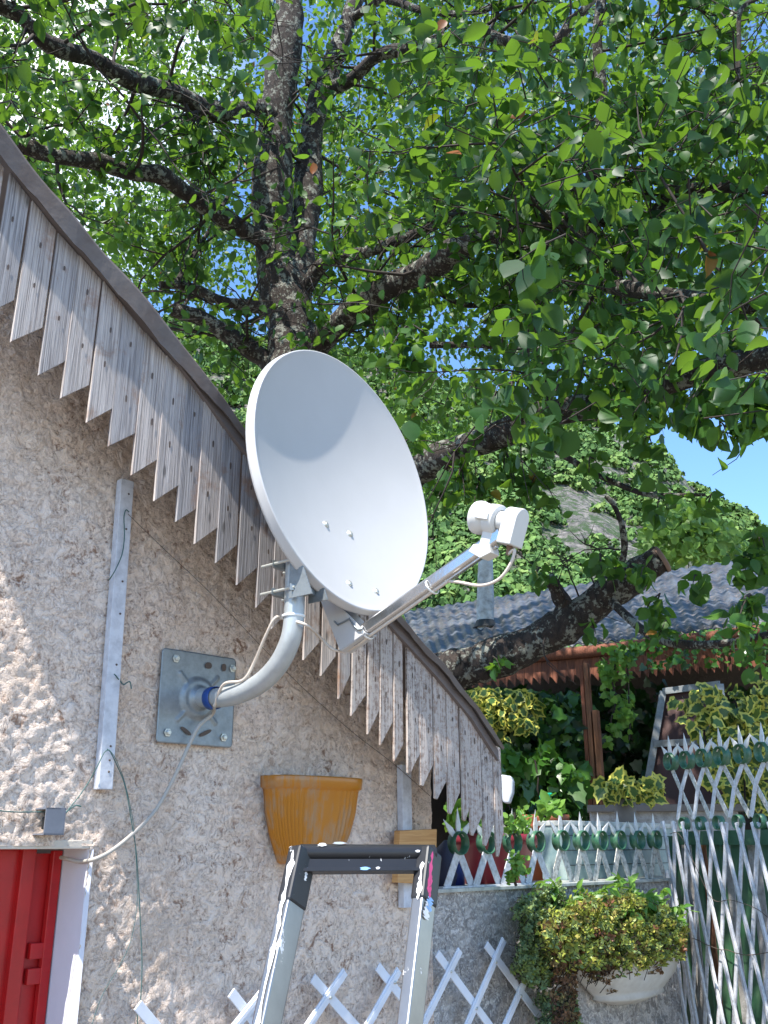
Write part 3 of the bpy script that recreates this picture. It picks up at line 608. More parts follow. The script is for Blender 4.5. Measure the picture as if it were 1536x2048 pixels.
for cx, cy, rx_, ry_, an in ((417, 1331, .013, .010, .1), (448, 1335, .009, .012, 0), (372, 1462, .022, .006, -.5), (411, 1466, .024, .006, .45)):
    p = PL(cx, cy, .0195); u_ = PS * math.cos(an) + PZ * math.sin(an); v_ = PZ * math.cos(an) - PS * math.sin(an)
    MB().prism([p + u_ * rx_ * math.copysign(abs(math.cos(t)) ** .7, math.cos(t)) + v_ * ry_ * math.sin(t) for t in np.linspace(0, 2 * math.pi, 20)[:-1]], N * .0006).build('slot', MT['darkwire'], plate)
# mast
PMc = PL(402, 1396, .03)
def PM(px, py): return hit(px, py, PMc, D)
mp = [PM(x, y) for x, y in ((404, 1395), (428, 1396), (470, 1390), (518, 1368), (556, 1330), (580, 1282), (588, 1235))]
top = mp[-1]; mp.append(V((top.x, top.y, top.z + .09))); mp.append(V((top.x, top.y, top.z + .17)))
print('mast top o', (top - P0).dot(N), top, 'dish back', DD(0, 0, -.08))
mast = MB().tube(smooth_path(mp, 8), .0295, 28).build('mast', MT['mast'], dish)
MB().lathe(mp[1] - N * .012, (mp[2] - mp[1]), [(.0325, -.006), (.0345, -.004), (.0345, .024), (.0325, .026)], 28).build('tape_band', MT['blue'], mast)
mt_ = PM(587, 1233)
MB().lathe(mt_, Z, [(.0315, -.004), (.0335, -.003), (.0335, .003), (.0315, .004)], 24).build('cable_tie', MT['tie'], mast)
# clamp bracket between mast and reflector
cb = MB(); mxy = V((top.x, top.y, 0)); tow = (V((DD(0, 0, -.08).x, DD(0, 0, -.08).y, 0)) - mxy); tl_ = tow.length; tow.normalize(); sd_ = tow.cross(Z)
print('clamp dist', tl_)
za, zb = PM(575, 1140).z, PM(575, 1195).z
FW2 = V((ND.x, ND.y, 0)).normalized(); SD2 = FW2.cross(Z)
for zz in (za, zb):
    c = mxy + Z * zz
    MB().prism([c - FW2 * .040 + SD2 * .055 , c - FW2 * .040 - SD2 * .055, c - FW2 * .058 - SD2 * .03, c - FW2 * .058 + SD2 * .03], Z * .020).build('jaw', MT['galv'], dish, bevel=.001)
    MB().prism([c + FW2 * .034 + SD2 * .055, c + FW2 * .034 - SD2 * .055, c + FW2 * .050 - SD2 * .03, c + FW2 * .050 + SD2 * .03], Z * .020).build('jaw', MT['galv'], dish, bevel=.001)
    for sg in (-1, 1):
        MB().tube([c + Z * .01 + SD2 * sg * .044 - FW2 * .095, c + Z * .01 + SD2 * sg * .044 + FW2 * .045], .0045, 8).build('clamp_bolt', MT['bolt'], dish)
def gapd(z, sg):
    q = mxy + SD2 * sg * .04 + Z * z; best = 0
    for k in range(1, 60):
        p = q + FW2 * (k * .004) - C0; a_, b_, h_ = p.dot(DW) / A_, p.dot(DV) / B_, p.dot(ND)
        if h_ > -DEP * (1 - a_ * a_ - b_ * b_) - .004: break
        best = k * .004
    return best
print('gap', gapd(za, 1), gapd(za, -1), gapd(zb, 1), gapd(zb, -1))
for sg in (-1, 1):
    MB().prism([mxy + SD2 * sg * .04 + FW2 * .02 + Z * (zb - .02), mxy + SD2 * sg * .04 + FW2 * gapd(zb - .02, sg) + Z * (zb - .02), mxy + SD2 * sg * .04 + FW2 * gapd(za + .03, sg) + Z * (za + .03), mxy + SD2 * sg * .04 + FW2 * .02 + Z * (za + .03)], SD2 * .004).build('bracket_plate', MT['galv'], dish)
for k_ in range(3): MB().bar(mxy + SD2 * -.04 + FW2 * .036 + Z * (zb + .01 + k_ * .016), mxy + SD2 * .04 + FW2 * .036 + Z * (zb + .01 + k_ * .016), Z, .012, .003).build('cooling_rib', MT['galv'], dish)
# coax cable
cab = thing('coaxial_cable', 'beige coaxial cable looping from the feed horn down arm and mast to the wall', 'cable', PL(395, 1455))
def DP(px, py, a=0, db=0): b, c = dpx(px, py, a); return DD(a, b, c)
path = [cn - lu * .026, DP(1029, 1100, 0), DP(1021, 1128), DP(998, 1158), DP(962, 1171), DP(915, 1164), DP(880, 1162)]
for t in (.86, .72, .5, .3, .12): path.append(ar + adir * ((at_ - ar).length * (t * .72)) - aup * .024 - DW * .004)
path += [DP(715, 1290), DP(690, 1302), DP(665, 1298, -.03), DP(640, 1275, -.06)]
path += [PM(612, 1250) + D * .0, PM(590, 1233) + FW2 * -.045, PM(566, 1240) - D * .03, PM(545, 1280) - D * .03, PM(520, 1325) - D * .02 - Z * .0, PM(500, 1362) - D * .025, PM(466, 1378) + Z * .01 - D * .0345, PM(440, 1412) - D * .02]
MB().tube(smooth_path(path, 7), .0045, 8).build('lead', MT['cable'], cab)
path = [PM(440, 1412) - D * .02, PL(425, 1428, .05), PL(398, 1452, .045), PL(378, 1490, .04), PL(358, 1535, .04), PL(330, 1590, .03), PL(305, 1628, .028), PL(272, 1662, .028), PL(225, 1700, .028), PL(190, 1718, .03), PL(160, 1723, -.02), PL(135, 1718, -.06), PL(122, 1715, -.1)]
MB().tube(smooth_path(path, 7), .0058, 8).build('wall_run', MT['cablew'], cab)
for p in (DP(862, 1168), DP(733, 1258)):
    t_ = (p - ar).dot(adir); MB().lathe(ar + adir * t_ - aup * .008, adir, [(.026, -.003), (.028, -.003), (.028, .003), (.026, .003)], 12, sq=.85).build('cable_tie', MT['tie'], cab)

# ============================================================ WALL THINGS
def batten(name, label, a, b, wpx, off=.022):
    A, B = PL(*a, off), PL(*b, off); t = thing(name, label, 'batten', B, 'white battens on the house wall')
    MB().bar(A, B, N, wpx, .028, .002).build('strip', MT['batten'], t)
    return t, A, B
bt, A, B = batten('wall_batten', 'long white batten fixed upright on the wall left of the dish plate', (251, 962), (206, 1579), .044)
for y_, dx in ((992, 4), (1068, 0), (1178, 0), (1244, 0), (1345, 0), (1500, 3), (1526, 2), (1547, 2)):
    t = (y_ - 962) / (1579 - 962); p = A.lerp(B, t) + N * .0135 + D * .006; MB().lathe(p, N, [(.0035, 0), (.003, .002), (0, .0022)], 8).build('nail', MT['darkwire'], bt)
batten('wall_batten', 'short white batten behind the ladder right of the amber pot', (808, 1530), (812, 1815), .050)
blk = thing('wood_block', 'pale orange wood block across the short batten behind the ladder top', 'block', PL(822, 1765, .05))
MB().prism([PL(x, y, .04) for x, y in ((788, 1661), (862, 1658), (860, 1768), (783, 1765))], N * .03).build('plank', MT['block'], blk, bevel=.003)
jb = thing('junction_box', 'small open grey plastic box wired to the wall above the red shutter', 'box', PL(85, 1645, .0))
c = PL(97, 1643, .03); h = .027
for f_ in ((D * h, D * .002, N * .034, Z * .034), (-N * .032, N * .002, D * h, Z * .034), (N * .032, N * .002, D * h, Z * .034), (Z * .032, Z * .002, D * h, N * .034), (-Z * .032, Z * .002, D * h, N * .034)):
    o_, a_, b_, c_ = f_; MBx = MB(); MBx.box(c + o_, a_.normalized(), b_.normalized(), c_.normalized(), a_.length, b_.length, c_.length); MBx.build('side', MT['boxg'], jb)
MB().box(c - Z * .004, D, N, Z, .012, .016, .016, .004).build('terminal', MT['dark'], jb)
WG = 'thin wires tied along the wall and batten'
def wire(label, pts, r=.0016, mat='wire', off=.03):
    p = [PL(x, y, off + (.018 if len(q_) else 0)) for (x, y, *q_) in pts]; t = thing('wire', label, 'wire', p[0], WG); MB().tube(smooth_path(p, 6), r, 5).build('strand', MT[mat], t)
wire('green wire running from the long batten foot down to the grey box', [(216, 1500, 1), (208, 1506, 1), (196, 1530, 1), (180, 1560), (160, 1590), (140, 1615), (128, 1628), (118, 1634), (110, 1628), (95, 1624), (60, 1624), (30, 1624), (-20, 1620)])
wire('long green wire hanging from the long batten foot past the cable', [(214, 1498, 1), (222, 1506, 1), (236, 1535), (248, 1565), (256, 1600), (264, 1650), (272, 1700), (277, 1770), (281, 1850), (284, 1930), (281, 2000), (275, 2020), (276, 2090)])
wire('second thin green wire hanging beside the long one below the batten', [(218, 1499, 1), (230, 1515, 1), (243, 1545), (253, 1578), (262, 1620), (268, 1660), (273, 1740), (274, 1810), (262, 1880), (240, 1930), (205, 1990), (180, 2060)], .0009)
wire('short green wire curl at the top of the long batten', [(258, 1024, 1), (252, 1020, 1), (248, 1035, 1), (249, 1070, 1), (246, 1100, 1), (240, 1120, 1), (228, 1145, 1), (218, 1160)], .0018)
wire('short curled green wire end at the middle of the long batten', [(228, 1348, 1), (232, 1352, 1), (240, 1362), (247, 1369), (254, 1365), (260, 1364), (263, 1378)], .002)
wire('knotted wire tail right of the grey box', [(106, 1628), (112, 1636), (122, 1640), (128, 1632), (120, 1627), (114, 1634), (126, 1630), (140, 1618), (152, 1611), (162, 1613)], .002)
wire('thin dark wire stretched diagonally across the wall under the boards', [(256, 1028, 1), (330, 1100), (420, 1185), (520, 1290), (600, 1370), (700, 1460), (790, 1530), (860, 1592)], .0011, 'darkwire', .04)
# amber pot
pt = thing('wall_pot', 'amber fluted plastic half pot hung on the wall behind the ladder', 'flower pot', PL(620, 1700, .0))
w1 = (PL(716, 1560, .02) - PL(526, 1550, .02)); ps = w1.normalized(); pc = (PL(706, 1562, .02) + PL(524, 1550, .02)) / 2; hwid = w1.length / 2 * .92; pc = pc - ps * .012
nn_ = 96; rows = []
for (zz, sc, dep, fl) in ((0, 1.0, .115, 0), (-.004, 1.01, .117, 0), (-.032, 1.0, .113, 0), (-.036, .955, .105, .0), (-.04, .945, .103, .5), (-.10, .90, .096, 1), (-.16, .80, .085, 1), (-.20, .70, .075, 1), (-.235, .60, .066, .6), (-.24, .55, .06, 0), (-.24, .0, .0, 0)):
    r = []
    for k in range(nn_ + 1):
        t = math.pi * k / nn_; ex = .55; x = hwid * sc * math.copysign(abs(math.cos(t)) ** ex, math.cos(t)); y = dep * abs(math.sin(t)) ** ex
        y += .0035 * fl * math.cos(k * 2 * math.pi / 3.7); r.append(pc - ps * x * -1 + N * y + Z * zz * 1.12)
    rows.append(r)
m_ = MB(); nn1 = nn_ + 1
m_.add([p for r in rows for p in r], [(i * nn1 + k, i * nn1 + k + 1, (i + 1) * nn1 + k + 1, (i + 1) * nn1 + k) for i in range(len(rows) - 1) for k in range(nn_)], True)
pot = m_.build('shell', MT['amber'], pt, normals=False); mo = pot.modifiers.new('solid', 'SOLIDIFY'); mo.thickness = .003
# trellis on the wall
tr = thing('wall_trellis', 'white plastic expanding trellis fixed low on the wall behind the ladder', 'trellis', PL(700, 2040, .02))
def ext(a, b, k): return (a[0] + (b[0] - a[0]) * k, a[1] + (b[1] - a[1]) * k)
for k_, lst in ((0, [((534, 1975), (475, 2048)), ((690, 1943), (619, 2048)), ((798, 1940), (737, 2048)), ((920, 1900), (847, 2048)), ((1008, 1879), (935, 2048)), ((1064, 1930), (1011, 2048))]),
               (1, [((275, 2010), (310, 2052)), ((462, 1985), (520, 2058)), ((625, 1956), (707, 2048)), ((755, 1933), (845, 2048)), ((874, 1907), (977, 2048)), ((972, 1889), (1086, 2043))])):
    for a, b in lst:
        o_ = .05 + (.008 if k_ == 0 else 0); MB().bar(PL(*a, o_), PL(*ext(a, b, 2.2), o_), N, .030, .006, .0015).build('bar', MT['trellis'], tr)
        if k_ == 0: MB().bar(PL(*a, o_ + .004), PL(*ext(a, b, 2.2), o_ + .004), N, .010, .004).build('bar_rib', MT['trellis'], tr)
for x, y in ((511, 2031), (661, 1995), (790, 1965), (902, 1943), (992, 1924), (1042, 1992), (953, 2017)):
    MB().lathe(PL(x, y, .062), N, [(.006, 0), (.005, .003), (0, .004)], 10).build('rivet', MT['bolt'], tr)
# ladder
lad = thing('step_ladder', 'aluminium ladder with paint splashed black plastic top handle', 'ladder', (V((-.3, 1.6, 0))))
TL, TR = W(604, 1712, 2.30), W(858, 1712, 2.42); xdir = (TR - TL).normalized()
BL, BR = W(551, 2020, 2.16), W(811, 2020, 2.28)
dn = ((BL - TL).normalized() + (BR - TR).normalized()).normalized(); fr = xdir.cross(dn).normalized(); fr = fr if fr.y < 0 else -fr
ca, sa = math.cos(R(38)), math.sin(R(38)); 
for T_, sg in ((TL, -1), (TR, 1)):
    p0 = T_ + dn * .10; p1 = T_ + dn * ((T_.z - .02) / -dn.z)
    u1 = (xdir * ca + fr * sa * -1).normalized()
    rail = MB().bar(p0, p1, (fr * ca + xdir * sa).normalized(), .060, .030, .004).build('rail', MT['alu'], lad)
    MB().bar(T_ - dn * .012, T_ + dn * .115, (fr * ca + xdir * sa).normalized(), .064, .036, .006).build('corner_cap', MT['blackp'], lad)
hb = MB(); hb.tube([TL - dn * .008 - xdir * .005, TR - dn * .008 + xdir * .012], .0185, 20)
hb.box((TL + TR) / 2 + dn * .022, xdir, fr, dn, (TR - TL).length / 2, .010, .012, .002)
hb.box((TL + TR) / 2 + dn * .038 + fr * .006, xdir, fr, dn, (TR - TL).length / 2, .012, .004, .001)
hbo = hb.build('handle', MT['blackp'], lad)
for i, (u, v_, sx, sy, mt) in enumerate(((.12, -.02, .010, .004, 'whitesplat'), (.25, -.024, .016, .003, 'bolt'), (.48, .037, .012, .004, 'bluesplat'), (.58, .036, .005, .003, 'whitesplat'), (.88, -.005, .006, .003, 'whitesplat'))):
    p = TL.lerp(TR, u) + dn * v_ + fr * .0195
    MB().add([p + xdir * sx * math.cos(t) * (1 + .25 * math.sin(5 * t + i)) + dn * sy * math.sin(t) for t in np.linspace(0, 6.28, 17)[:-1]], [tuple(range(16))]).build('paint_splash', MT[mt], hbo, normals=False)
rl = (fr * ca + xdir * sa).normalized(); rs2 = rl.cross(dn).normalized(); rs2 = rs2 if rs2.dot(xdir) < 0 else -rs2
def splash(T_, v0, v1, mt, w_=.006, face=1, off=0, seed=1):
    rnd = random.Random(seed); m_ = MB(); nrm, sde, d_ = ((rl, rs2, .0185) if face else (rs2, rl, .0325)); k = 14; L_ = []; R_ = []
    for i in range(k + 1):
        p = T_ + dn * (v0 + (v1 - v0) * i / k) + nrm * d_ + sde * off; ww = w_ * (.3 + rnd.random() * 1.1) * (1 if 0 < i < k else .1); jj = rnd.uniform(-.2, .2) * w_
        L_.append(p - sde * (ww + jj)); R_.append(p + sde * (ww - jj))
    m_.add(L_ + R_, [(i, i + 1, k + 2 + i, k + 1 + i) for i in range(k)]); m_.build('paint_splash', MT[mt], hbo, normals=False)
splash(TR, .0, .10, 'pinksplat', .006, 1, .014, 3); splash(TR, .055, .11, 'pinksplat', .004, 1, .006, 4); splash(TR, .105, .14, 'bluesplat', .011, 1, .002, 5)
splash(TR, .12, .16, 'whitesplat', .012, 1, .012, 6); splash(TR, .03, .12, 'whitesplat', .006, 0, .004, 7); splash(TL, .0, .16, 'whitesplat', .008, 0, .0, 8); splash(TL, .03, .06, 'whitesplat', .005, 1, -.006, 9)
splash(TL, .15, .42, 'whitesplat', .006, 0, .003, 12)

# ============================================================ TERRACE CONTENTS
def lpot(name, label, cat, cpx, o, prof, mat, sq=1.0, n=36, group=None):
    p = PL(*cpx, o); p.z = zc - .045; t = thing(name, label, cat, p); a = MB().lathe(p, Z, prof, n, sq, uu=D).build('shell', mat, t)
    r, h = prof[-1]; MB().lathe(p, Z, [(r * .99, h - .02), (0, h - .015)], 24, sq, uu=D).build('soil', MT['soil'], t); return t, p, h
def size(px0, px1, y, o): return (PL(px1, y, o) - PL(px0, y, o)).dot(D) / 2
def ztp(px, py, o): return PL(px, py, o).z - (zc - .045)
r = size(925, 1062, 1700, -.24); h = ztp(990, 1668, -.24)
lpot('plant_tub', 'maroon plastic tub behind the left rings of the low fence', 'plant pot', (992, 1700), -.24, [(.0, .0), (r * .78, 0), (r * .92, h * .8), (r * 1.0, h * .82), (r * 1.02, h), (r * .96, h)], MT['maroon'], .6)
r = size(1062, 1118, 1700, -.36); h = ztp(1090, 1630, -.36)
tp_, tpp, tph = lpot('terracotta_pot', 'terracotta pot with ridged rim standing right of the maroon tub', 'plant pot', (1092, 1700), -.36, [(0, 0), (r * .75, 0), (r * .92, h * .8), (r * .98, h * .8), (r * 1.0, h * .86), (r * .97, h * .88), (r * 1.04, h * .93), (r * 1.04, h), (r * .96, h)], MT['terra'])
cc = PL(1228, 1700, -.24); hx = size(1116, 1340, 1700, -.24); zt2 = PL(1228, 1645, -.24).z; cc.z = (zt2 + zc) / 2
tg = thing('glazed_trough', 'pale teal trough with block pattern behind the right rings of the fence', 'planter', V((cc.x, cc.y, zc)))
MB().box(cc, D, N, Z, hx, .07, (zt2 - zc) / 2, .008).build('body', MT['teal'], tg)
for k in range(1, 4): MB().box(V((cc.x, cc.y, zc + (zt2 - zc) * k / 4)) + N * .0705, D, N, Z, hx * .98, .0012, .0016).build('joint', MT['dark'], tg)
MB().box(V((cc.x, cc.y, zt2 - .012)), D, N, Z, hx * 1.01, .078, .012, .004).build('rim', MT['coping'], tg)
for nm, lb_, px, py, rr_, mt in (('cloth_bundle', 'dark blue cloth bundle slumped beside the ladder top', 890, 1750, .07, 'purple'), ('blue_bottle', 'squat deep blue bottle behind the first green ring', 912, 1760, .035, 'navy')):
    p = PL(px, py, -.16 if nm[0] == 'c' else -.12); p.z = zc - .0
    t = thing(nm, lb_, nm.split('_')[1], p); m_ = MB()
    if nm[0] == 'c':
        m_.lathe(p, Z, [(0, 0), (rr_ * 1.0, .005), (rr_ * 1.12, .04), (rr_ * .9, .09), (rr_ * .8, .13), (rr_ * .35, .17), (0, .18)], 24, .7)
        m_.v = [q + V((vnoise(np.array(q.x * 30), np.array(q.z * 30 + q.y * 20)) - .5, 0, vnoise(np.array(q.y * 30), np.array(q.x * 30)) - .5)) * .03 for q in m_.v]
    else: m_.lathe(p, Z, [(0, 0), (rr_, .002), (rr_, .065), (rr_ * .5, .085), (rr_ * .4, .11), (rr_ * .45, .112), (rr_ * .45, .125), (0, .125)], 20)
    m_.build('body', MT[mt], t)
mb_ = thing('meter_box', 'small pale grey plastic box seen beside the last barge board', 'box', W(1012, 1605, 4.6))
MB().prism([W(x, y, 4.6) for x, y in ((997, 1552), (1003, 1549), (1022, 1552), (1026, 1562), (1025, 1585), (1018, 1606), (1008, 1606), (1001, 1596))], V((.02, .09, 0))).build('casing', MT['meter'], mb_, bevel=.006)
rp = thing('rope_tangle', 'bright green synthetic rope tangled in the ivy behind the terracotta pot', 'rope', W(1088, 1610, 5.3))
MB().tube(smooth_path([W(1090 + 18 * math.cos(t * 2.3 + k) * random.uniform(.5, 1), 1600 + 15 * math.sin(t * 1.7) * random.uniform(.5, 1), 5.3 + .05 * math.sin(t * 3)) for k, t in enumerate(np.linspace(0, 14, 26))], 4), .004, 5).build('strand', MT['rope'], rp)

# ============================================================ SHED
EA = W(866, 1322, 7.6); ED = V((.885, -.465, 0)).normalized(); EN = V((-.465, -.885, 0)).normalized()   # EN faces the camera
def PE(px, py, o=0): return hit(px, py, EA + EN * o, EN)
EB = PE(1536, 1246); eL = (EB - EA).dot(ED) + 1.0; zE = (EA.z + PE(1200, 1290).z) / 2
shed = thing('shed', 'neighbouring low shed with corrugated roof and toothed brown fascia boards', 'shed', V((EA.x, EA.y, zc)))
RN = None
# roof plane: eave line, slope fitted so that the ridge line lies about 3.4 m back
eup = V((EB.x, EB.y, EB.z)) - EA; edir = eup.normalized(); SL = R(24)
ub = (-EN * math.cos(SL) + Z * math.sin(SL)); RNn = edir.cross(ub).normalized()
ra = hit(812, 1226, EA, RNn); rb = hit(1480, 1121, EA, RNn); print('ridge back', (ra - EA).dot(ub), (rb - EA).dot(ub), 'EA', EA, 'EB', EB)
nu, nv_ = 700, 10; L0 = -0.12; L1 = (EB - EA).length + 1.2
k0 = (ra - EA).dot(edir); h0 = (ra - EA).dot(ub); k1 = (rb - EA).dot(edir); h1 = (rb - EA).dot(ub)
vs = []
for j in range(nv_ + 1):
    for i in range(nu + 1):
        u = L0 + (L1 - L0) * i / nu; t = j / nv_; hu = h0 + (h1 - h0) * (u - k0) / (k1 - k0)
        uu = u + (k0 - 0) * t * max(0, 1 - (u - L0) / (L1 - L0))
        vs.append(EA + edir * uu + ub * (hu * t) + RNn * (.010 * math.sin(u * 2 * math.pi / .084)))
rs = MB().add(vs, [(j * (nu + 1) + i, j * (nu + 1) + i + 1, (j + 1) * (nu + 1) + i + 1, (j + 1) * (nu + 1) + i) for j in range(nv_) for i in range(nu)], True).build('roof', MT['roof'], shed, normals=False)
mo = rs.modifiers.new('s', 'SOLIDIFY'); mo.thickness = .006
MB().tube([PE(856, 1332, .03), PE(1180, 1303, .03), PE(1560, 1258, .03)], .045, 12).build('gutter', MT['redwood'], rs)
fb = [(868, 1332, 1385)] ; n_ = 44
for i in range(n_):
    x0 = 868 + i * 16.6; x1 = x0 + 16.0; yt0 = 1345 - (x0 - 868) * .078; yb = 1385 - (x0 - 868) * .068
    MB().prism([PE(x0, yt0 - 25, .0), PE(x1, yt0 - 26, .0), PE(x1, yb - 16, .0), PE(x1 - 2, yb - 2, 0), PE(x0 + 4, yb - 14, .0), PE(x0, yb - 16, .0)], EN * .014).build('fascia_board', MT['redwood'], rs)
bk = EA - EN * 1.5; MB().box(V((bk.x, bk.y, 0)) + ED * 1.6 + Z * ((zc + zE) / 2), ED, EN, Z, 3.2, .04, (zE - zc) / 2 + .1).build('wall', MT['shedwall'], shed)
MB().box(V((EA.x, EA.y, 0)) - ED * .3 - EN * .9 + Z * ((zc + zE) / 2), ED, EN, Z, .04, .8, (zE - zc) / 2).build('wall', MT['shedwall'], shed)
for x0, x1, mt, yt in ((1181, 1189, 'redwood', 1330), (1190, 1199, 'post', 1325), (1202, 1213, 'post', 1420)):
    a = PE(x0, 1640, .35); b = PE(x1, 1640, .35); c_ = (a + b) / 2; zt_ = PE((x0 + x1) / 2, yt, .35).z; MB().box(V((c_.x, c_.y, (zt_ + zc) / 2)), ED, EN, Z, (b - a).dot(ED) / 2, .03, (zt_ - zc) / 2, .004).build('post', MT[mt], shed)
fp = W(971, 1255, 8.6); fl = thing('flue_pipe', 'stained grey flue pipe rising through the corrugated shed roof', 'pipe', fp)
MB().tube([W(970, 1265, 8.6), W(971, 1190, 8.6), W(971, 1130, 8.6), W(971, 1088, 8.6)], [.082, .08, .07, .066], 20).build('pipe', MT['pipe'], fl)
MB().lathe(W(971, 1250, 8.6), Z, [(.12, -.03), (.10, .0), (.085, .04)], 16).build('flashing', MT['dark'], fl)
sc_ = thing('framed_screen', 'grey framed dark red panel leaning under the shed roof', 'screen', W(1300, 1600, 6.2))
fr_ = [W(1326, 1383, 6.3), W(1440, 1368, 6.1), W(1470, 1640, 6.0), W(1283, 1640, 6.2)]
MB().prism([p + V((0, .03, 0)) for p in fr_], V((0, .01, 0))).build('panel', MT['panelr'], sc_)
for a, b in ((fr_[0], fr_[1]), (fr_[1], fr_[2]), (fr_[3], fr_[0]), (W(1308, 1488, 6.25), W(1455, 1480, 6.1))): MB().bar(a, b, V((0, 1, 0)), .042, .02, .002).build('frame_bar', MT['frameg'], sc_)
lw = thing('low_wall', 'flaking whitewashed low wall behind the right end of the ring fence', 'wall', W(1290, 1660, 5.9))
MB().box(W(1330, 1690, 5.9), V((1, -.2, 0)).normalized(), V((.2, 1, 0)).normalized(), Z, .42, .08, .21, .01).build('masonry', MT['oldpost'], lw)
MB().box(W(1330, 1617, 5.88), V((1, -.2, 0)).normalized(), V((.2, 1, 0)).normalized(), Z, .45, .1, .02, .004).build('plank', MT['grpot'], lw)

# ============================================================ FOLIAGE
T_NEAR = np.array([(0, 0, 0), (.18, .27, .07), (.18, 0, 0), (.18, -.27, .07), (.42, .36, .085), (.42, 0, -.015), (.42, -.36, .085), (.66, .29, .05), (.66, 0, -.04), (.66, -.29, .05), (.87, .13, -.03), (.87, 0, -.075), (.87, -.13, -.03), (1.02, 0, -.13)])
F_NEAR = np.array([(0, 2, 1, 1), (0, 3, 2, 2), (1, 2, 5, 4), (2, 3, 6, 5), (4, 5, 8, 7), (5, 6, 9, 8), (7, 8, 11, 10), (8, 9, 12, 11), (10, 11, 13, 13), (11, 12, 13, 13)])
T_FAR = np.array([(0, 0, 0), (.3, .33, .08), (.7, .27, .05), (1, 0, -.08), (.7, -.27, .05), (.3, -.33, .08)])
F_FAR = np.array([(0, 3, 2, 1), (0, 5, 4, 3)])
T_IVY = np.array([(0, 0, 0), (-.12, .30, .03), (.10, .48, .0), (.34, .34, .05), (.60, .36, .02), (.72, .17, .03), (1.0, 0, -.05), (.72, -.17, .03), (.60, -.36, .02), (.34, -.34, .05), (.10, -.48, .0), (-.12, -.30, .03), (.4, 0, .02)])
F_IVY = np.array([(12, 0, 1, 2), (12, 2, 3, 4), (12, 4, 5, 6), (12, 6, 7, 8), (12, 8, 9, 10), (12, 10, 11, 0)])
E_IVY = np.array([.15] + [1] * 11 + [0.])
def leaves(name, P, X, U, S, rnd, tmpl, faces, mat, parent=None, edge=None, curl=0, **k):
    n = len(P); X = X / np.linalg.norm(X, axis=1, keepdims=True); Zv = U - X * (U * X).sum(1, keepdims=True); Zv /= np.linalg.norm(Zv, axis=1, keepdims=True) + 1e-9; Yv = np.cross(Zv, X)
    wv = 1 + .25 * (RNG.random(n) - .5); cu = RNG.normal(0, .12, n)
    t = tmpl[None]; zz = t[..., 2] * (1 + RNG.normal(0, .7, n))[:, None] + cu[:, None] * t[..., 0] ** 2 * 1.5
    v = P[:, None] + S[:, None, None] * (t[..., 0:1] * X[:, None] + t[..., 1:2] * wv[:, None, None] * Yv[:, None] + zz[..., None] * Zv[:, None])
    m = len(tmpl); f = (faces[None] + (np.arange(n) * m)[:, None, None]).reshape(-1, 4)
    at = {'rnd': np.repeat(rnd, m)}
    if edge is not None: at['edge'] = np.tile(edge, n)
    tri = f[:, 2] == f[:, 3]
    return v.reshape(-1, 3), f, at
def leaf_obj(name, parts, mat, parent=None, **k):
    vs, fs, at = [], [], {}; b = 0
    for v, f, a in parts:
        vs.append(v); fs.append(f + b); b += len(v)
        for q, x in a.items(): at.setdefault(q, []).append(x)
    v = np.concatenate(vs); f = np.concatenate(fs); at = {q: np.concatenate(x) for q, x in at.items()}
    me = bpy.data.meshes.new(name); L = LOC.get(parent.name, V((0, 0, 0))) if parent else V((0, 0, 0))
    tri = f[:, 2] == f[:, 3]; tot = np.where(tri, 3, 4).astype(np.int32); st = np.concatenate([[0], np.cumsum(tot)[:-1]]).astype(np.int32)
    mask = np.ones_like(f, bool); mask[tri, 3] = False
    me.vertices.add(len(v)); me.vertices.foreach_set('co', (v - np.array(L)).astype(np.float32).ravel())
    lp = f[mask].astype(np.int32); me.loops.add(len(lp)); me.loops.foreach_set('vertex_index', lp)
    me.polygons.add(len(f)); me.polygons.foreach_set('loop_start', st); me.polygons.foreach_set('loop_total', tot); me.polygons.foreach_set('use_smooth', np.full(len(f), True))
    for a, arr in at.items():
        x = me.attributes.new(a, 'FLOAT', 'POINT'); x.data.foreach_set('value', arr.astype(np.float32))
    me.update(calc_edges=True); me.materials.append(mat)
    o = bpy.data.objects.new(name, me); COL.objects.link(o); LOC[o.name] = L
    if parent: o.parent = parent
    return tag(o, **k)
def unit(n): x = RNG.normal(size=(n, 3)); return x / np.linalg.norm(x, axis=1, keepdims=True)

# ---- the big tree
tb = W(590, 700, 6.3); tree = thing('pear_tree', 'large lichen barked fruit tree spreading over house, dish and shed', 'tree', V((tb.x, tb.y, 0)))
def limb(pts, r0, r1, name='branch', par=None, n=12, wob=.035, k=6, cutend=False):
    P = [W(*p) for p in pts]; S = smooth_path(P, k); m = len(S); rs = []
    for i, p in enumerate(S):
        t = i / (m - 1); r = (r0 + (r1 - r0) * t) * (1 + .09 * math.sin(i * .55 + r0 * 99) + random.uniform(-.035, .035)); rs.append(r)
        S[i] = p + V((random.uniform(-1, 1), random.uniform(-1, 1), random.uniform(-1, 1))) * wob * r0 * 1.6
    mb = MB(); mb.tube(S, rs, n)
    o = mb.build(name, MT['bark'], par or tree); LIMBS.append((S, rs)); return o
LIMBS = []
trunk = limb([(560, 1500, 6.5), (600, 1250, 6.5), (600, 1000, 6.4), (592, 760, 6.3), (578, 640, 6.3), (560, 560, 6.3), (548, 450, 6.25), (545, 330, 6.2), (556, 200, 6.15), (575, 60, 6.1), (590, -120, 6.0)], .24, .11, 'trunk', n=20)
limb([(585, 620, 6.3), (600, 520, 6.35), (615, 400, 6.4), (622, 280, 6.4), (645, 180, 6.4), (690, 60, 6.5), (740, -80, 6.6)], .13, .07)
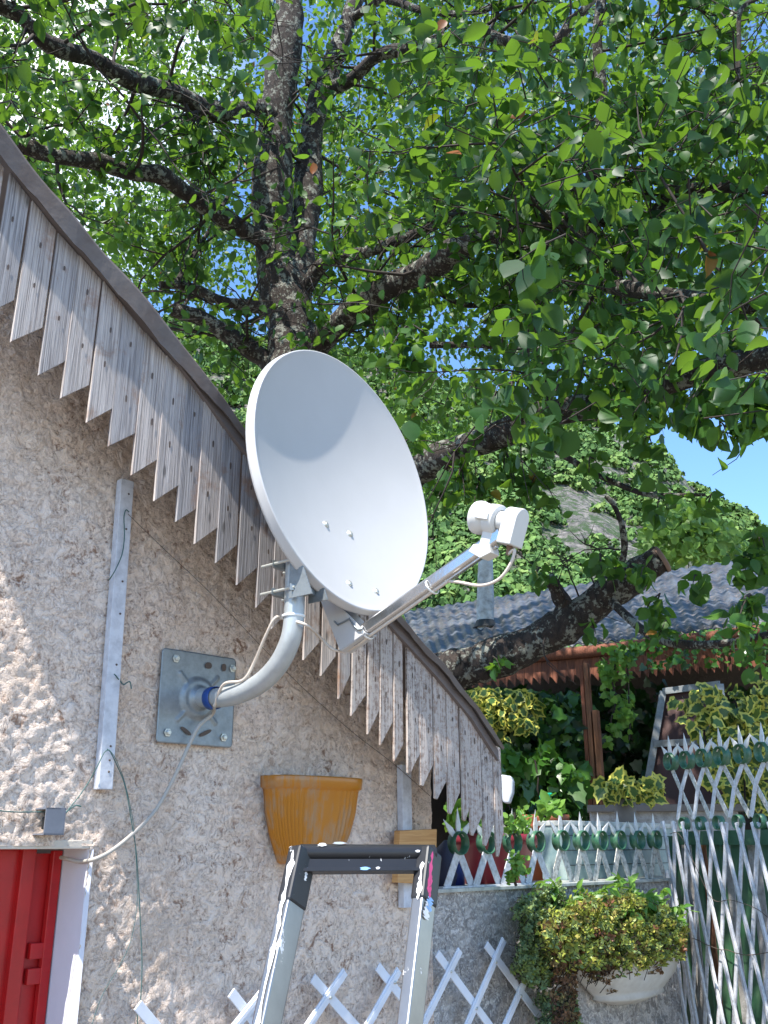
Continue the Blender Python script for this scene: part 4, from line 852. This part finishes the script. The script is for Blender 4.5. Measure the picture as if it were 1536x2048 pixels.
limb([(590, 760, 6.3), (630, 690, 6.1), (690, 640, 5.9), (760, 580, 5.6), (850, 540, 5.3), (930, 490, 5.0), (1050, 445, 4.7), (1160, 430, 4.5), (1260, 440, 4.3)], .12, .05)
limb([(545, 490, 6.2), (505, 470, 6.1), (440, 430, 5.9), (370, 385, 5.7), (320, 350, 5.5), (260, 345, 5.4), (190, 322, 5.2), (100, 310, 5.0), (40, 290, 4.9), (-40, 270, 4.8)], .075, .045)
limb([(552, 250, 6.15), (520, 215, 6.0), (430, 222, 5.7), (350, 185, 5.4), (260, 160, 5.1), (190, 120, 4.9), (100, 90, 4.6), (50, 40, 4.5), (-20, 0, 4.4)], .075, .045)
limb([(556, 620, 6.3), (500, 612, 6.3), (440, 600, 6.2), (380, 575, 6.2), (320, 570, 6.1)], .05, .03)
limb([(580, 770, 6.3), (520, 712, 6.3), (470, 680, 6.2), (410, 640, 6.1), (345, 618, 6.0)], .085, .05)
limb([(600, 600, 6.3), (650, 525, 6.1), (730, 505, 5.9), (800, 480, 5.7), (860, 455, 5.6), (930, 420, 5.4)], .055, .03)
limb([(600, 960, 6.4), (700, 980, 6.1), (800, 962, 5.7), (870, 920, 5.4), (950, 888, 5.1), (1050, 850, 4.8), (1120, 822, 4.6), (1230, 808, 4.4), (1350, 760, 4.2), (1480, 725, 4.0), (1600, 700, 3.9)], .105, .055)
l8 = limb([(700, 1420, 6.4), (800, 1390, 6.1), (880, 1350, 5.8), (950, 1330, 5.7), (1010, 1308, 5.6), (1080, 1280, 5.5), (1150, 1238, 5.4), (1210, 1190, 5.3), (1270, 1150, 5.25), (1325, 1118, 5.2)], .14, .085, n=18)
LIMBS.pop()
pe = W(1325, 1118, 5.2); de = (pe - W(1270, 1150, 5.25)).normalized(); MB().lathe(pe + de * .004, de, [(.08, -.02), (.084, 0), (.07, .008), (.0, .006)], 16).build('sawn_end', MT['cut'], l8)
limb([(1150, 1238, 5.4), (1120, 1195, 5.35), (1108, 1170, 5.3), (1100, 1160, 5.3)], .05, .035)
limb([(1210, 1190, 5.3), (1245, 1120, 5.2), (1246, 1060, 5.1), (1230, 1015, 5.1), (1212, 992, 5.1)], .022, .012)
limb([(640, 185, 6.4), (700, 160, 6.2), (760, 110, 6.0), (850, 92, 5.8), (950, 60, 5.6), (1000, 78, 5.5), (1090, 95, 5.3), (1150, 40, 5.2), (1200, -20, 5.1)], .06, .03)
limb([(700, 40, 6.5), (768, 0, 6.3), (850, 22, 6.1), (940, 26, 5.9), (1050, -10, 5.8)], .04, .02)
limb([(1065, 855, 4.7), (1095, 885, 4.7), (1130, 912, 4.6), (1200, 952, 4.5), (1290, 988, 4.4), (1340, 990, 4.3), (1410, 990, 4.2)], .022, .008)
limb([(1160, 430, 4.5), (1185, 500, 4.3), (1195, 560, 4.2), (1270, 580, 3.9), (1350, 590, 3.7), (1480, 612, 3.4), (1580, 600, 3.2)], .045, .03)
limb([(1185, 520, 4.3), (1175, 440, 4.2), (1185, 340, 4.1), (1205, 220, 4.0), (1195, 80, 3.9), (1210, -60, 3.9)], .045, .025)
limb([(1180, 500, 4.3), (1280, 470, 4.2), (1330, 400, 4.1), (1400, 375, 4.0), (1536, 380, 3.9), (1620, 380, 3.8)], .035, .02)
limb([(860, 690, 6.8), (960, 690, 6.7), (1070, 698, 6.6), (1180, 690, 6.5), (1300, 720, 6.4)], .03, .02)
limb([(850, 570, 5.8), (930, 610, 5.8), (1000, 600, 5.7), (1060, 585, 5.7), (1130, 560, 5.6)], .022, .012)
limb([(1475, 160, 3.6), (1478, 90, 3.6), (1482, 20, 3.6), (1530, -10, 3.6)], .012, .010)
limb([(1210, 1190, 5.3), (1300, 1270, 4.9), (1400, 1290, 4.6), (1536, 1270, 4.3), (1620, 1250, 4.1)], .028, .012)
limb([(350, 570, 6.1), (430, 440, 6.4), (480, 330, 6.8), (470, 250, 7.2)], .02, .01)
# bare twigs by the sawn limb and dead sprays
TW = MB()
def rtwig(p, d, L, r, depth=0, out=None):
    pts = [p]; q = p; dd = d.normalized(); n = 5
    for i in range(n):
        dd = (dd + V((random.gauss(0, .22), random.gauss(0, .22), random.gauss(0, .2) - .02))).normalized(); q = q + dd * (L / n); pts.append(q)
    TW.tube(pts, [r * (1 - .75 * i / n) for i in range(n + 1)], 5 if r < .012 else 7, cap=False)
    if out is not None: out.append((pts, r))
    if depth > 0:
        for i in range(random.choice((2, 3, 4))):
            k = random.choice((1, 2, 3, 4)); nd = (dd + V((random.gauss(0, .8), random.gauss(0, .8), random.gauss(0, .7)))).normalized(); rtwig(pts[k], nd, L * random.uniform(.4, .7), r * .55, depth - 1, out)
for (x, y) in ((1200, 1100), (1180, 1150), (1120, 1165), (1140, 1215), (1240, 1100), (1090, 1275), (1215, 1150), (1160, 1200)):
    p = W(x, y, 5.35); rtwig(p, V((random.uniform(-1.2, .5), random.uniform(-.5, .3), random.uniform(-.6, .8))), random.uniform(.2, .42), .006, 1)
def proj1(p):
    z = p.z - 1.7; fw = p.y * CP + z * SP; return 768 + F * p.x / fw, 1024 - F * (z * CP - p.y * SP) / fw
BR_ = []
for li, (S, rs) in enumerate(LIMBS):
    m = len(S)
    for i in range(3, m, 2):
        if random.random() < (.2 if li < 2 else .55):
            d = V((random.gauss(0, 1), random.gauss(0, 1), random.gauss(.1, .8))); L = random.uniform(.5, 1.5); p = S[i]
            if (p + d.normalized() * L).y < 2.3: continue
            if proj1(p)[1] > 780 or (d.z < 0 and proj1(p)[1] > 600): continue
            rtwig(p, d, L, min(rs[i] * .3, .014), 2, BR_)
TW.build('twigs', MT['twig'], tree, normals=False, kind='stuff')
print('branches', len(BR_))

# crown outline in the picture: lower bound as a function of x
LB = [(-200, 250), (0, 300), (200, 560), (350, 700), (480, 850), (600, 1180), (860, 1010), (950, 990), (1040, 960), (1080, 880), (1200, 850), (1290, 850), (1340, 830), (1420, 830), (1500, 840), (1700, 840)]
def crown_ok(px, py):
    lb = np.interp(px, [p[0] for p in LB], [p[1] for p in LB]); return py < lb
OPEN = [(1430, 950, 115, 90), (1180, 800, 0, 0), (1185, 880, 60, 40)]
SKYH = [(700, 330, 26, 30), (200, 130, 60, 45), (60, 60, 45, 35), (340, 215, 30, 20), (1390, 140, 30, 45), (1515, 60, 30, 60), (870, 640, 30, 14), (1110, 600, 24, 22), (900, 690, 26, 10), (1290, 330, 18, 22), (480, 240, 14, 14), (560, 60, 14, 30), (1060, 520, 14, 14), (820, 20, 24, 14), (1390, 830, 50, 22)]
def holes(px, py, H, f=1.0):
    m = np.zeros(len(px), bool)
    for cx, cy, rx, ry in H:
        if rx: m |= ((px - cx) / (rx * f)) ** 2 + ((py - cy) / (ry * f)) ** 2 < 1
    return m
def unproj(px, py, Y):
    a = (px - 768) / F; b = (1024 - py) / F; dy = CP - b * SP; dz = SP + b * CP; t = Y / dy
    return np.stack([a * t, Y, 1.7 + dz * t], -1)
def proj(P):
    z = P[:, 2] - 1.7; fw = P[:, 1] * CP + z * SP; up = -P[:, 1] * SP + z * CP; return 768 + F * P[:, 0] / fw, 1024 - F * up / fw
def clusters(n, xr, yr, Yr, per, spread, size, thr=.0, power=1.0, holef=1.0, freq=90., seed=0, tilt=.55):
    px = RNG.uniform(*xr, n); py = RNG.uniform(*yr, n); Y = Yr[0] + (Yr[1] - Yr[0]) * RNG.random(n) ** power
    k = crown_ok(px, py) & ~holes(px, py, SKYH, holef * .7) & ~holes(px, py, OPEN)
    if thr: k &= fbm(px / freq + seed, py / freq + seed * 3, 3) > thr
    px, py, Y = px[k], py[k], Y[k]; C = unproj(px, py, Y); n = len(C)
    # keep clear of the house roof volume
    dv = unit(n); dv[:, 2] = dv[:, 2] * .6 - .25; per_ = per; idx = np.repeat(np.arange(n), per_); t = RNG.random(len(idx)) - .4
    P = C[idx] + dv[idx] * (t * spread)[:, None] + RNG.normal(0, spread * .10, (len(idx), 3))
    X = dv[idx] * .5 + unit(len(idx)) * .75; X[:, 2] -= tilt; U = unit(len(idx)) * .8; U[:, 2] += .55
    S = size * RNG.uniform(.65, 1.2, len(idx)); rnd = np.clip(RNG.normal(.42, .2, len(idx)) + (RNG.random(len(idx)) > .994) * 2, 0, 1) ** 1.0
    o = (P - np.array(P0)) @ np.array(N); zt_ = P[:, 2]; s_ = (P - np.array(P0)) @ np.array(D)
    roofz = np.interp(s_, [p[0] for p in tu], [p[1] for p in tu]); ok = ~((o < .45) & (o > -1.7) & (zt_ < roofz + .12) & (s_ < tu[-1][0])) & (P[:, 1] > 2.0)
    # keep the air round the dish clear
    dd = np.linalg.norm(P - np.array(DD(0.1, -.1, .25)), axis=1) > .62; ok &= dd
    return P[ok], X[ok], U[ok], S[ok], rnd[ok], (C, dv)
LP = np.array([tuple(p) + (r_,) for S_, rs_2 in LIMBS for p, r_ in zip(S_, rs_2)]); lx, ly = proj(LP[:, :3]); lr = LP[:, 3] * F / LP[:, 1] * .95
def thin(P, prob=.62):
    x, y = proj(P); front = np.zeros(len(P), bool)
    for i in range(len(LP)):
        front |= ((x - lx[i]) ** 2 + (y - ly[i]) ** 2 < (lr[i] * 1.25 + 4) ** 2) & (P[:, 1] < LP[i, 1] + .1)
    return ~(front & (RNG.random(len(P)) < np.where(x > 860, prob * .45, np.where((x > 480) & (x < 700), .78, prob))))
CT = MB()
parts = []
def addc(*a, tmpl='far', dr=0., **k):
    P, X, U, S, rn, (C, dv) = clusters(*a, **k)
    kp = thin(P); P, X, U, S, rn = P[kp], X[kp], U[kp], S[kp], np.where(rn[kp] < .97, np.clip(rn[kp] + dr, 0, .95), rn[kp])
    if tmpl == 'near':
        Cx, Cy = proj(C); sN = (C - np.array(P0)) @ np.array(D); oN = (C - np.array(P0)) @ np.array(N)
        bad = (np.linalg.norm(C - np.array(DD(0.1, -.1, .25)), axis=1) < .9) | (C[:, 1] < 2.3) | ((oN < .7) & (oN > -2.0) & (C[:, 2] < np.interp(sN, [p[0] for p in tu], [p[1] for p in tu]) + .4) & (sN < tu[-1][0] + .3))
        for c_, d_, b_ in zip(C, dv, bad):
            if b_: continue
            c_ = V(c_); d_ = V(d_); l_ = a[4] * .62 if False else .17; CT.tube([c_ - d_ * l_ * 1.3 + V((0, 0, -.01)), c_ - d_ * l_ * .2 + V((random.uniform(-.03, .03), random.uniform(-.03, .03), .025)), c_ + d_ * l_], [.0038, .003, .0012], 4, cap=False)
    parts.append(leaves('', P, X, U, S, rn, *( (T_NEAR, F_NEAR) if tmpl == 'near' else (T_FAR, F_FAR)), None)); return C, dv
# far, middle and near layers; light painted in leaf tint: far brighter, near darker
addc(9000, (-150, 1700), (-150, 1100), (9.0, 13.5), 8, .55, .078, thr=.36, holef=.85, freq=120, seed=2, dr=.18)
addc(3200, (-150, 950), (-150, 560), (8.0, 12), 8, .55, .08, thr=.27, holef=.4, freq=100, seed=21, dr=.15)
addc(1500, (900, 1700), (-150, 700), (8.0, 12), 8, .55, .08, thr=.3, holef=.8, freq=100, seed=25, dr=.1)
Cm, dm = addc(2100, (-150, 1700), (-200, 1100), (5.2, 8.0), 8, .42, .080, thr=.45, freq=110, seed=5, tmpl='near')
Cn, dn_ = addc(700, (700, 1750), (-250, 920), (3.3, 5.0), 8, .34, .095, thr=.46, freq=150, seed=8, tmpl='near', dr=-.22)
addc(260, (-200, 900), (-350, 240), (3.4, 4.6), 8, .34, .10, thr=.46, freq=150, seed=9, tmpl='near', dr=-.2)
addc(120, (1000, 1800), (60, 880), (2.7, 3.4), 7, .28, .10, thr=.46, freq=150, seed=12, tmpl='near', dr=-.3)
CT.build('twigs', MT['twig'], tree, normals=False, kind='stuff'); print('open crown leaves', sum(len(p[0]) for p in parts))
# leaves on the real branchlets
bp = []; 
for pts_, r in BR_:
    for k in range(1, len(pts_)):
        if random.random() < .38: bp.append(pts_[k])
bp = np.array(bp); px, py = proj(bp); k = crown_ok(px, py) & ~holes(px, py, SKYH) & ~holes(px, py, OPEN, 1.0); bp = bp[k]; idx = np.repeat(np.arange(len(bp)), 4)
P = bp[idx] + RNG.normal(0, .05, (len(idx), 3)); X = unit(len(idx)); X[:, 2] -= .6; U = unit(len(idx)); U[:, 2] += .6
kk = (np.linalg.norm(P - np.array(DD(0.1, -.1, .25)), axis=1) > .62) & (P[:, 1] > 2.4) 
P, X, U = P[kk], X[kk], U[kk]; kk = thin(P); P, X, U = P[kk], X[kk], U[kk]
parts.append(leaves('', P, X, U, .08 * RNG.uniform(.65, 1.2, len(P)), np.clip(RNG.normal(.4, .2, len(P)), 0, 1), T_NEAR, F_NEAR, None))
# drooping sprays given one by one: (px, py, depth, radius px, count)
SPR = [(820, 690, 4.2, 55, 26), (835, 735, 4.2, 25, 10), (1390, 850, 3.6, 30, 14), (1500, 840, 3.5, 45, 24), (1440, 860, 3.7, 22, 8), (1295, 890, 4.2, 22, 12), (1300, 950, 4.2, 16, 8), (1320, 1015, 4.2, 26, 10), (1430, 1010, 4.1, 32, 7), (1180, 930, 4.4, 20, 8),
       (1085, 870, 4.6, 22, 10), (1505, 1130, 3.9, 35, 20), (1500, 1220, 3.8, 40, 24), (1520, 1080, 3.9, 20, 10), (1395, 1170, 4.4, 25, 10), (1320, 1215, 4.6, 35, 14), (1340, 1260, 4.6, 25, 8), (1200, 1130, 5.0, 30, 12), (1080, 1155, 5.2, 25, 9), (1290, 1160, 5.0, 35, 12), (1180, 1250, 5.2, 18, 5), (985, 1330, 5.4, 22, 7), (1480, 1290, 4.3, 40, 10), (1075, 985, 5.0, 50, 20), (960, 985, 5.2, 40, 18), (880, 1000, 5.6, 30, 12), (920, 950, 5.2, 50, 26), (1010, 930, 5.0, 45, 24), (1540, 800, 3.4, 60, 30), (1440, 800, 3.7, 50, 22), (1300, 820, 4.0, 55, 26), (1220, 800, 4.2, 50, 24), (600, 690, 5.2, 30, 8), (590, 370, 5.0, 25, 6), (640, 640, 5.2, 30, 10), (760, 665, 4.6, 25, 9)]
sp = []; TW2 = MB()
for cx, cy, Y, rr, n in SPR:
    c = W(cx, cy - rr * .8, Y)
    for a in range(max(2, n // 6)):
        e = W(cx + random.uniform(-rr, rr), cy + random.uniform(-.2, 1) * rr, Y + random.uniform(-.15, .15)); TW2.tube([c, c.lerp(e, .5) + V((0, 0, .02)), e], [.005, .004, .002], 4, cap=False)
        for b in range(n * 2 // max(2, n // 6)): sp.append(c.lerp(e, random.uniform(.1, 1.05)) + V((random.gauss(0, .03), random.gauss(0, .03), random.gauss(0, .03))))
TW2.build('twigs', MT['twig'], tree, normals=False, kind='stuff')
P = np.array(sp); X = unit(len(P)); X[:, 2] -= .9; U = unit(len(P)); U[:, 1] -= .5
parts.append(leaves('', P, X, U, .078 * RNG.uniform(.7, 1.2, len(P)), np.clip(RNG.normal(.45, .2, len(P)), 0, 1), T_NEAR, F_NEAR, None))
leaf_obj('crown', parts, MT['leaf'], tree)

# ---- generic plant masses
def mass(name, label, cat, pxy, Y, n, size, tmpl, mat, spread_px=0, depth=.2, down=.4, edge=None, face=(0, -1, .3), group=None, rnd=(.5, .25), stems=None):
    poly = pxy; xs_ = [p[0] for p in poly]; ys_ = [p[1] for p in poly]; out = []
    def inside(x, y):
        c = False; j = len(poly) - 1
        for i in range(len(poly)):
            xi, yi = poly[i]; xj, yj = poly[j]
            if (yi > y) != (yj > y) and x < (xj - xi) * (y - yi) / (yj - yi + 1e-9) + xi: c = not c
            j = i
        return c
    cl = []
    while len(out) < n:
        if not cl or random.random() < .12: cl.append((random.uniform(min(xs_), max(xs_)), random.uniform(min(ys_), max(ys_)), random.uniform(-depth, depth)))
        a = random.choice(cl); r = (max(xs_) - min(xs_)) * .09; x = a[0] + random.gauss(0, r); y = a[1] + random.gauss(0, r)
        if inside(x, y): out.append(W(x, y, Y + a[2] + random.gauss(0, depth * .25)))
    P = np.array(out); base = V((P[:, 0].mean(), P[:, 1].mean(), P[:, 2].min())); t = thing(name, label, cat, base, group or ('ivy growing on the shed' if 'ivy' == cat else None))
    X = unit(n); X[:, 2] -= down; U = unit(n) * .7 + np.array(face); tm, fc = tmpl
    leaf_obj('foliage', [leaves('', P, X, U, size * RNG.uniform(.55, 1.25, n), np.clip(RNG.normal(rnd[0], rnd[1], n), 0, 1), tm, fc, None, edge=edge)], mat, t)
    if stems:
        sm = MB()
        for a, b in stems:
            p = [W(a[0] + (b[0] - a[0]) * k / 6 + random.uniform(-5, 5) * (0 < k < 6), a[1] + (b[1] - a[1]) * k / 6, Y + .02) for k in range(7)]; sm.tube(smooth_path(p, 3), .006, 5)
        sm.build('stem', MT['twig'], t, normals=False)
    return t
IV = (T_IVY, F_IVY)
mass('ivy', 'dark glossy ivy covering the shed front left of the brown post', 'ivy', [(900, 1385), (1175, 1390), (1180, 1640), (1100, 1640), (1020, 1600), (1005, 1520), (950, 1420)], 7.0, 1300, .095, IV, MT['ivy'], edge=E_IVY, depth=.25, rnd=(.62, .25), stems=[((1100, 1640), (1090, 1420)), ((1020, 1620), (1040, 1450))])
mass('ivy', 'large leaved bright ivy low behind the terracotta pot', 'ivy', [(1010, 1490), (1100, 1500), (1170, 1560), (1170, 1625), (1120, 1640), (1060, 1590), (1020, 1560)], 6.4, 150, .11, IV, MT['ivy'], edge=E_IVY * 0, depth=.12, rnd=(.95, .1), stems=[((1080, 1640), (1070, 1520))])
mass('variegated_ivy', 'yellow edged ivy hanging below the toothed fascia left of the post', 'ivy', [(925, 1380), (1060, 1385), (1090, 1420), (1060, 1470), (1000, 1480), (960, 1440)], 6.6, 240, .075, IV, MT['varieg'], edge=E_IVY, depth=.15, stems=[((960, 1375), (1030, 1450))])
mass('variegated_ivy', 'yellow edged ivy massed over the framed screen behind the gate', 'ivy', [(1345, 1400), (1400, 1375), (1540, 1350), (1600, 1350), (1600, 1620), (1480, 1610), (1400, 1560), (1420, 1480), (1370, 1450)], 5.7, 560, .085, IV, MT['varieg'], edge=E_IVY, depth=.2, stems=[((1500, 1640), (1470, 1400)), ((1440, 1600), (1400, 1420))])
mass('ivy', 'small leaved ivy trailing down the brown shed post', 'ivy', [(1195, 1290), (1275, 1280), (1270, 1400), (1262, 1480), (1225, 1470), (1215, 1540), (1212, 1440)], 6.45, 330, .05, IV, MT['vine'], edge=E_IVY * 0, depth=.12, rnd=(.35, .2), stems=[((1230, 1300), (1225, 1470)), ((1255, 1300), (1258, 1480))])
mass('ivy', 'ivy trailing over the shed gutter below the sawn limb', 'ivy', [(1230, 1290), (1536, 1240), (1600, 1300), (1560, 1345), (1400, 1330), (1300, 1340)], 6.3, 330, .05, IV, MT['ivy'], edge=E_IVY * 0, depth=.2, rnd=(.8, .2), stems=[((1300, 1290), (1500, 1300))])
mass('potted_ivy', 'variegated plant spilling from a ribbed grey pot right of the post', 'plant', [(1205, 1560), (1240, 1548), (1310, 1560), (1330, 1585), (1300, 1605), (1220, 1608), (1200, 1590)], 5.3, 120, .075, IV, MT['varieg'], edge=E_IVY, depth=.12, stems=[((1252, 1640), (1260, 1580))])
pp = W(1253, 1650, 5.35); t = thing('ribbed_pot', 'ribbed grey pot under the variegated plant behind the ring fence', 'plant pot', pp)
MB().lathe(pp, Z, [(.05, -.03), (.052, .0), (.06, .13), (.058, .13)], 40).build('shell', MT['grpot'], t)
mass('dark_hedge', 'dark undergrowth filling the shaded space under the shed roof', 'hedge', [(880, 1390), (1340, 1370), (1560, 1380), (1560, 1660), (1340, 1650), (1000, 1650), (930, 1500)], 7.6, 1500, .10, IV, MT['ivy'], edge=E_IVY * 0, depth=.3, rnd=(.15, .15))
# plants in tub
for lb_, poly, n_ in (('yellow green feathery plant in the maroon tub', [(1005, 1640), (1050, 1615), (1062, 1640), (1055, 1668), (1015, 1670)], 130), ('small leafy plant behind the first two green rings', [(890, 1610), (950, 1605), (955, 1665), (925, 1668), (895, 1650)], 60), ('thin weeds growing between the third and fourth green rings', [(1015, 1710), (1050, 1700), (1062, 1760), (1020, 1772)], 110), ('low green plant in the terracotta pot', [(1070, 1600), (1110, 1600), (1118, 1632), (1066, 1635)], 60)):
    mass('potted_plant', lb_, 'plant', poly, 4.15 if n_ != 110 else 3.95, n_, .028 if n_ > 60 else .05, (T_FAR, F_FAR), MT['vine'], depth=.05, down=-.4, group='small plants on the terrace wall', rnd=(.6, .3), stems=[(((poly[0][0] + poly[1][0]) / 2, poly[-1][1]), ((poly[0][0] + poly[1][0]) / 2, poly[1][1] + 10))])
mass('bush', 'bright green bush beyond the corrugated roof under the mountain', 'bush', [(1280, 1120), (1300, 1040), (1340, 1010), (1400, 1015), (1440, 1050), (1480, 1060), (1500, 1120)], 13, 1500, .16, (T_FAR, F_FAR), MT['bush'], depth=.8, down=.2, stems=[((1380, 1180), (1380, 1050))])

# ---- bowl planter
bw = thing('bowl_planter', 'pale plaster half bowl planter hung on the terrace wall', 'planter', PL(1235, 1900, .02))
hw_ = (PL(1342, 1890, .1) - PL(1140, 1890, .1)).dot(D) / 2; zt3 = PL(1240, 1868, .1).z; zb3 = PL(1240, 2020, .12).z; cB = PL(1242, 1890, .02); rows = []
for t_, sc in ((0, 1.03), (.10, 1.04), (.13, 1.0), (.35, .97), (.6, .86), (.78, .68), (.84, .62), (.88, .64), (.93, .5), (1.0, .28), (1.0, 0)):
    z_ = zt3 + (zb3 - zt3) * t_; rows.append([V((cB.x, cB.y, z_)) + D * (hw_ * sc * math.cos(a)) * -1 + N * (.20 * sc * math.sin(a)) for a in np.linspace(0, math.pi, 41)])
m_ = MB().add([p for r in rows for p in r], [(i * 41 + k, i * 41 + k + 1, (i + 1) * 41 + k + 1, (i + 1) * 41 + k) for i in range(len(rows) - 1) for k in range(40)], True); bo = m_.build('bowl', MT['bowl'], bw)
bo.modifiers.new('s', 'SOLIDIFY').thickness = .008
MB().add([V((cB.x, cB.y, zt3 - .02)) + D * (hw_ * .98 * math.cos(a)) * -1 + N * (.19 * math.sin(a)) for a in np.linspace(0, math.pi, 41)], [tuple(range(41))]).build('soil', MT['soil'], bw)
# sedum rosettes
def rosettes(name, label, poly, n, offr, size, mat, rnd, per=9, stemmat='twig', hang=0):
    t = thing(name, label, 'plant', V((cB.x, cB.y, zt3 - .02)), 'stonecrop growing in the bowl planter'); P = []; X = []; U = []; S = []; RN_ = []; st = MB()
    xs_ = [p[0] for p in poly]; ys_ = [p[1] for p in poly]; cnt = 0
    while cnt < n:
        x = random.uniform(min(xs_), max(xs_)); y = random.uniform(min(ys_), max(ys_)); c = False; j = len(poly) - 1
        for i in range(len(poly)):
            xi, yi = poly[i]; xj, yj = poly[j]
            if (yi > y) != (yj > y) and x < (xj - xi) * (y - yi) / (yj - yi + 1e-9) + xi: c = not c
            j = i
        if not c: continue
        if vnoise(np.array(x / 17.), np.array(y / 17.)) < .30: continue
        cnt += 1; p = PL(x, y, random.uniform(*offr)); axd = (N * random.uniform(.3, 1) + Z * random.uniform(-.3, .9) + D * random.uniform(-.6, .6)).normalized()
        b = p - axd * random.uniform(.03, .07) - Z * .02 * hang; st.tube([b, p], .0016, 4, cap=False); rr_ = random.gauss(*rnd) + .25 * (vnoise(np.array(x / 45.), np.array(y / 45. + 9)) - .5)
        L_ = random.uniform(1, 3.2) * size
        for k in range(per):
            a = k * 2.4; u = axd.cross(Z).normalized(); v_ = axd.cross(u); rd = u * math.cos(a) + v_ * math.sin(a); lift = k / per
            P.append(p - axd * L_ * (1 - lift)); X.append(rd * (1.15 - .7 * lift) + axd * (.35 + lift)); U.append(axd * 1.0 - rd * .3); S.append(size * random.uniform(.8, 1.2) * (1.15 - .5 * lift)); RN_.append(min(1, max(0, rr_ + random.gauss(0, .08))))
    leaf_obj('foliage', [leaves('', np.array([tuple(q) for q in P]), np.array([tuple(q) for q in X]), np.array([tuple(q) for q in U]), np.array(S), np.array(RN_), T_FAR, F_FAR, None)], mat, t)
    st.build('stems', MT[stemmat], t, normals=False, kind='stuff'); return t
rosettes('stonecrop', 'yellow green stonecrop mounding over the plaster bowl', [(1100, 1830), (1180, 1795), (1260, 1785), (1340, 1815), (1380, 1862), (1365, 1915), (1310, 1925), (1230, 1932), (1150, 1925), (1100, 1880)], 1500, (.08, .32), .022, MT['sedum'], (.66, .18))
rosettes('stonecrop', 'blue green stonecrop trailing at the left of the plaster bowl', [(1045, 1810), (1120, 1760), (1165, 1800), (1140, 1880), (1110, 1960), (1060, 1965), (1045, 1920), (1055, 1860)], 800, (.06, .2), .020, MT['sedum'], (.30, .15), 12)
rosettes('dry_stonecrop', 'brown dried stonecrop stems hanging over the front of the bowl', [(1110, 1880), (1180, 1870), (1300, 1880), (1345, 1900), (1320, 1960), (1290, 1920), (1250, 1940), (1235, 1990), (1210, 1960), (1150, 1930), (1160, 2048), (1110, 2048), (1105, 1960)], 420, (.10, .24), .018, MT['sedumd'], (.4, .25), 8, hang=1)
rosettes('stonecrop', 'grey green stonecrop sprigs at the bottom left of the bowl', [(1095, 1990), (1150, 1985), (1165, 2060), (1090, 2060)], 130, (.08, .18), .024, MT['sedum'], (.25, .12), 12)
t = mass('vine', 'fresh green vine with long leaves sprawling over the top of the bowl', 'plant', [(1085, 1790), (1110, 1765), (1180, 1750), (1230, 1765), (1280, 1775), (1330, 1800), (1375, 1850), (1380, 1880), (1340, 1870), (1270, 1810), (1200, 1815), (1130, 1820)], 1, 1, .01, (T_FAR, F_FAR), MT['vine'])
for ch in list(t.children): bpy.data.objects.remove(ch)
vp = []; vx = []; sm = MB()
for k in range(52):
    x0 = random.uniform(1090, 1345); y0 = random.uniform(1800, 1840) + max(0, x0 - 1280) * .35; p = PL(x0, y0, .16); d = (Z * random.uniform(.2, 1) + D * random.uniform(-.6, 1.0) + N * random.uniform(-.1, .6)); pts_ = [p]
    for i in range(7): d = (d + V((random.gauss(0, .15), random.gauss(0, .15), -.16))).normalized(); p = p + d * random.uniform(.010, .022); pts_.append(p)
    sm.tube(pts_, .0018, 4, cap=False)
    for q in pts_[1:]:
        for r_ in range(2): vp.append(tuple(q)); e = unit(1)[0] * .8 + np.array(d) * .6 + np.array((0, 0, -.35)); vx.append(e)
LOC[t.name] = V(t.location); vp = np.array(vp); nV = len(vp)
leaf_obj('foliage', [leaves('', vp, np.array(vx), unit(nV) * .6 + np.array((0, -.3, .8)), RNG.uniform(.03, .062, nV), np.clip(RNG.normal(.55, .25, nV), 0, 1), T_NEAR * np.array([1, .62, 1]), F_NEAR, None)], MT['vine'], t)
sm.build('stems', MT['vine'], t, normals=False, kind='stuff')
print('objects', len(bpy.data.objects), 'verts', sum(len(m.vertices) for m in bpy.data.meshes))
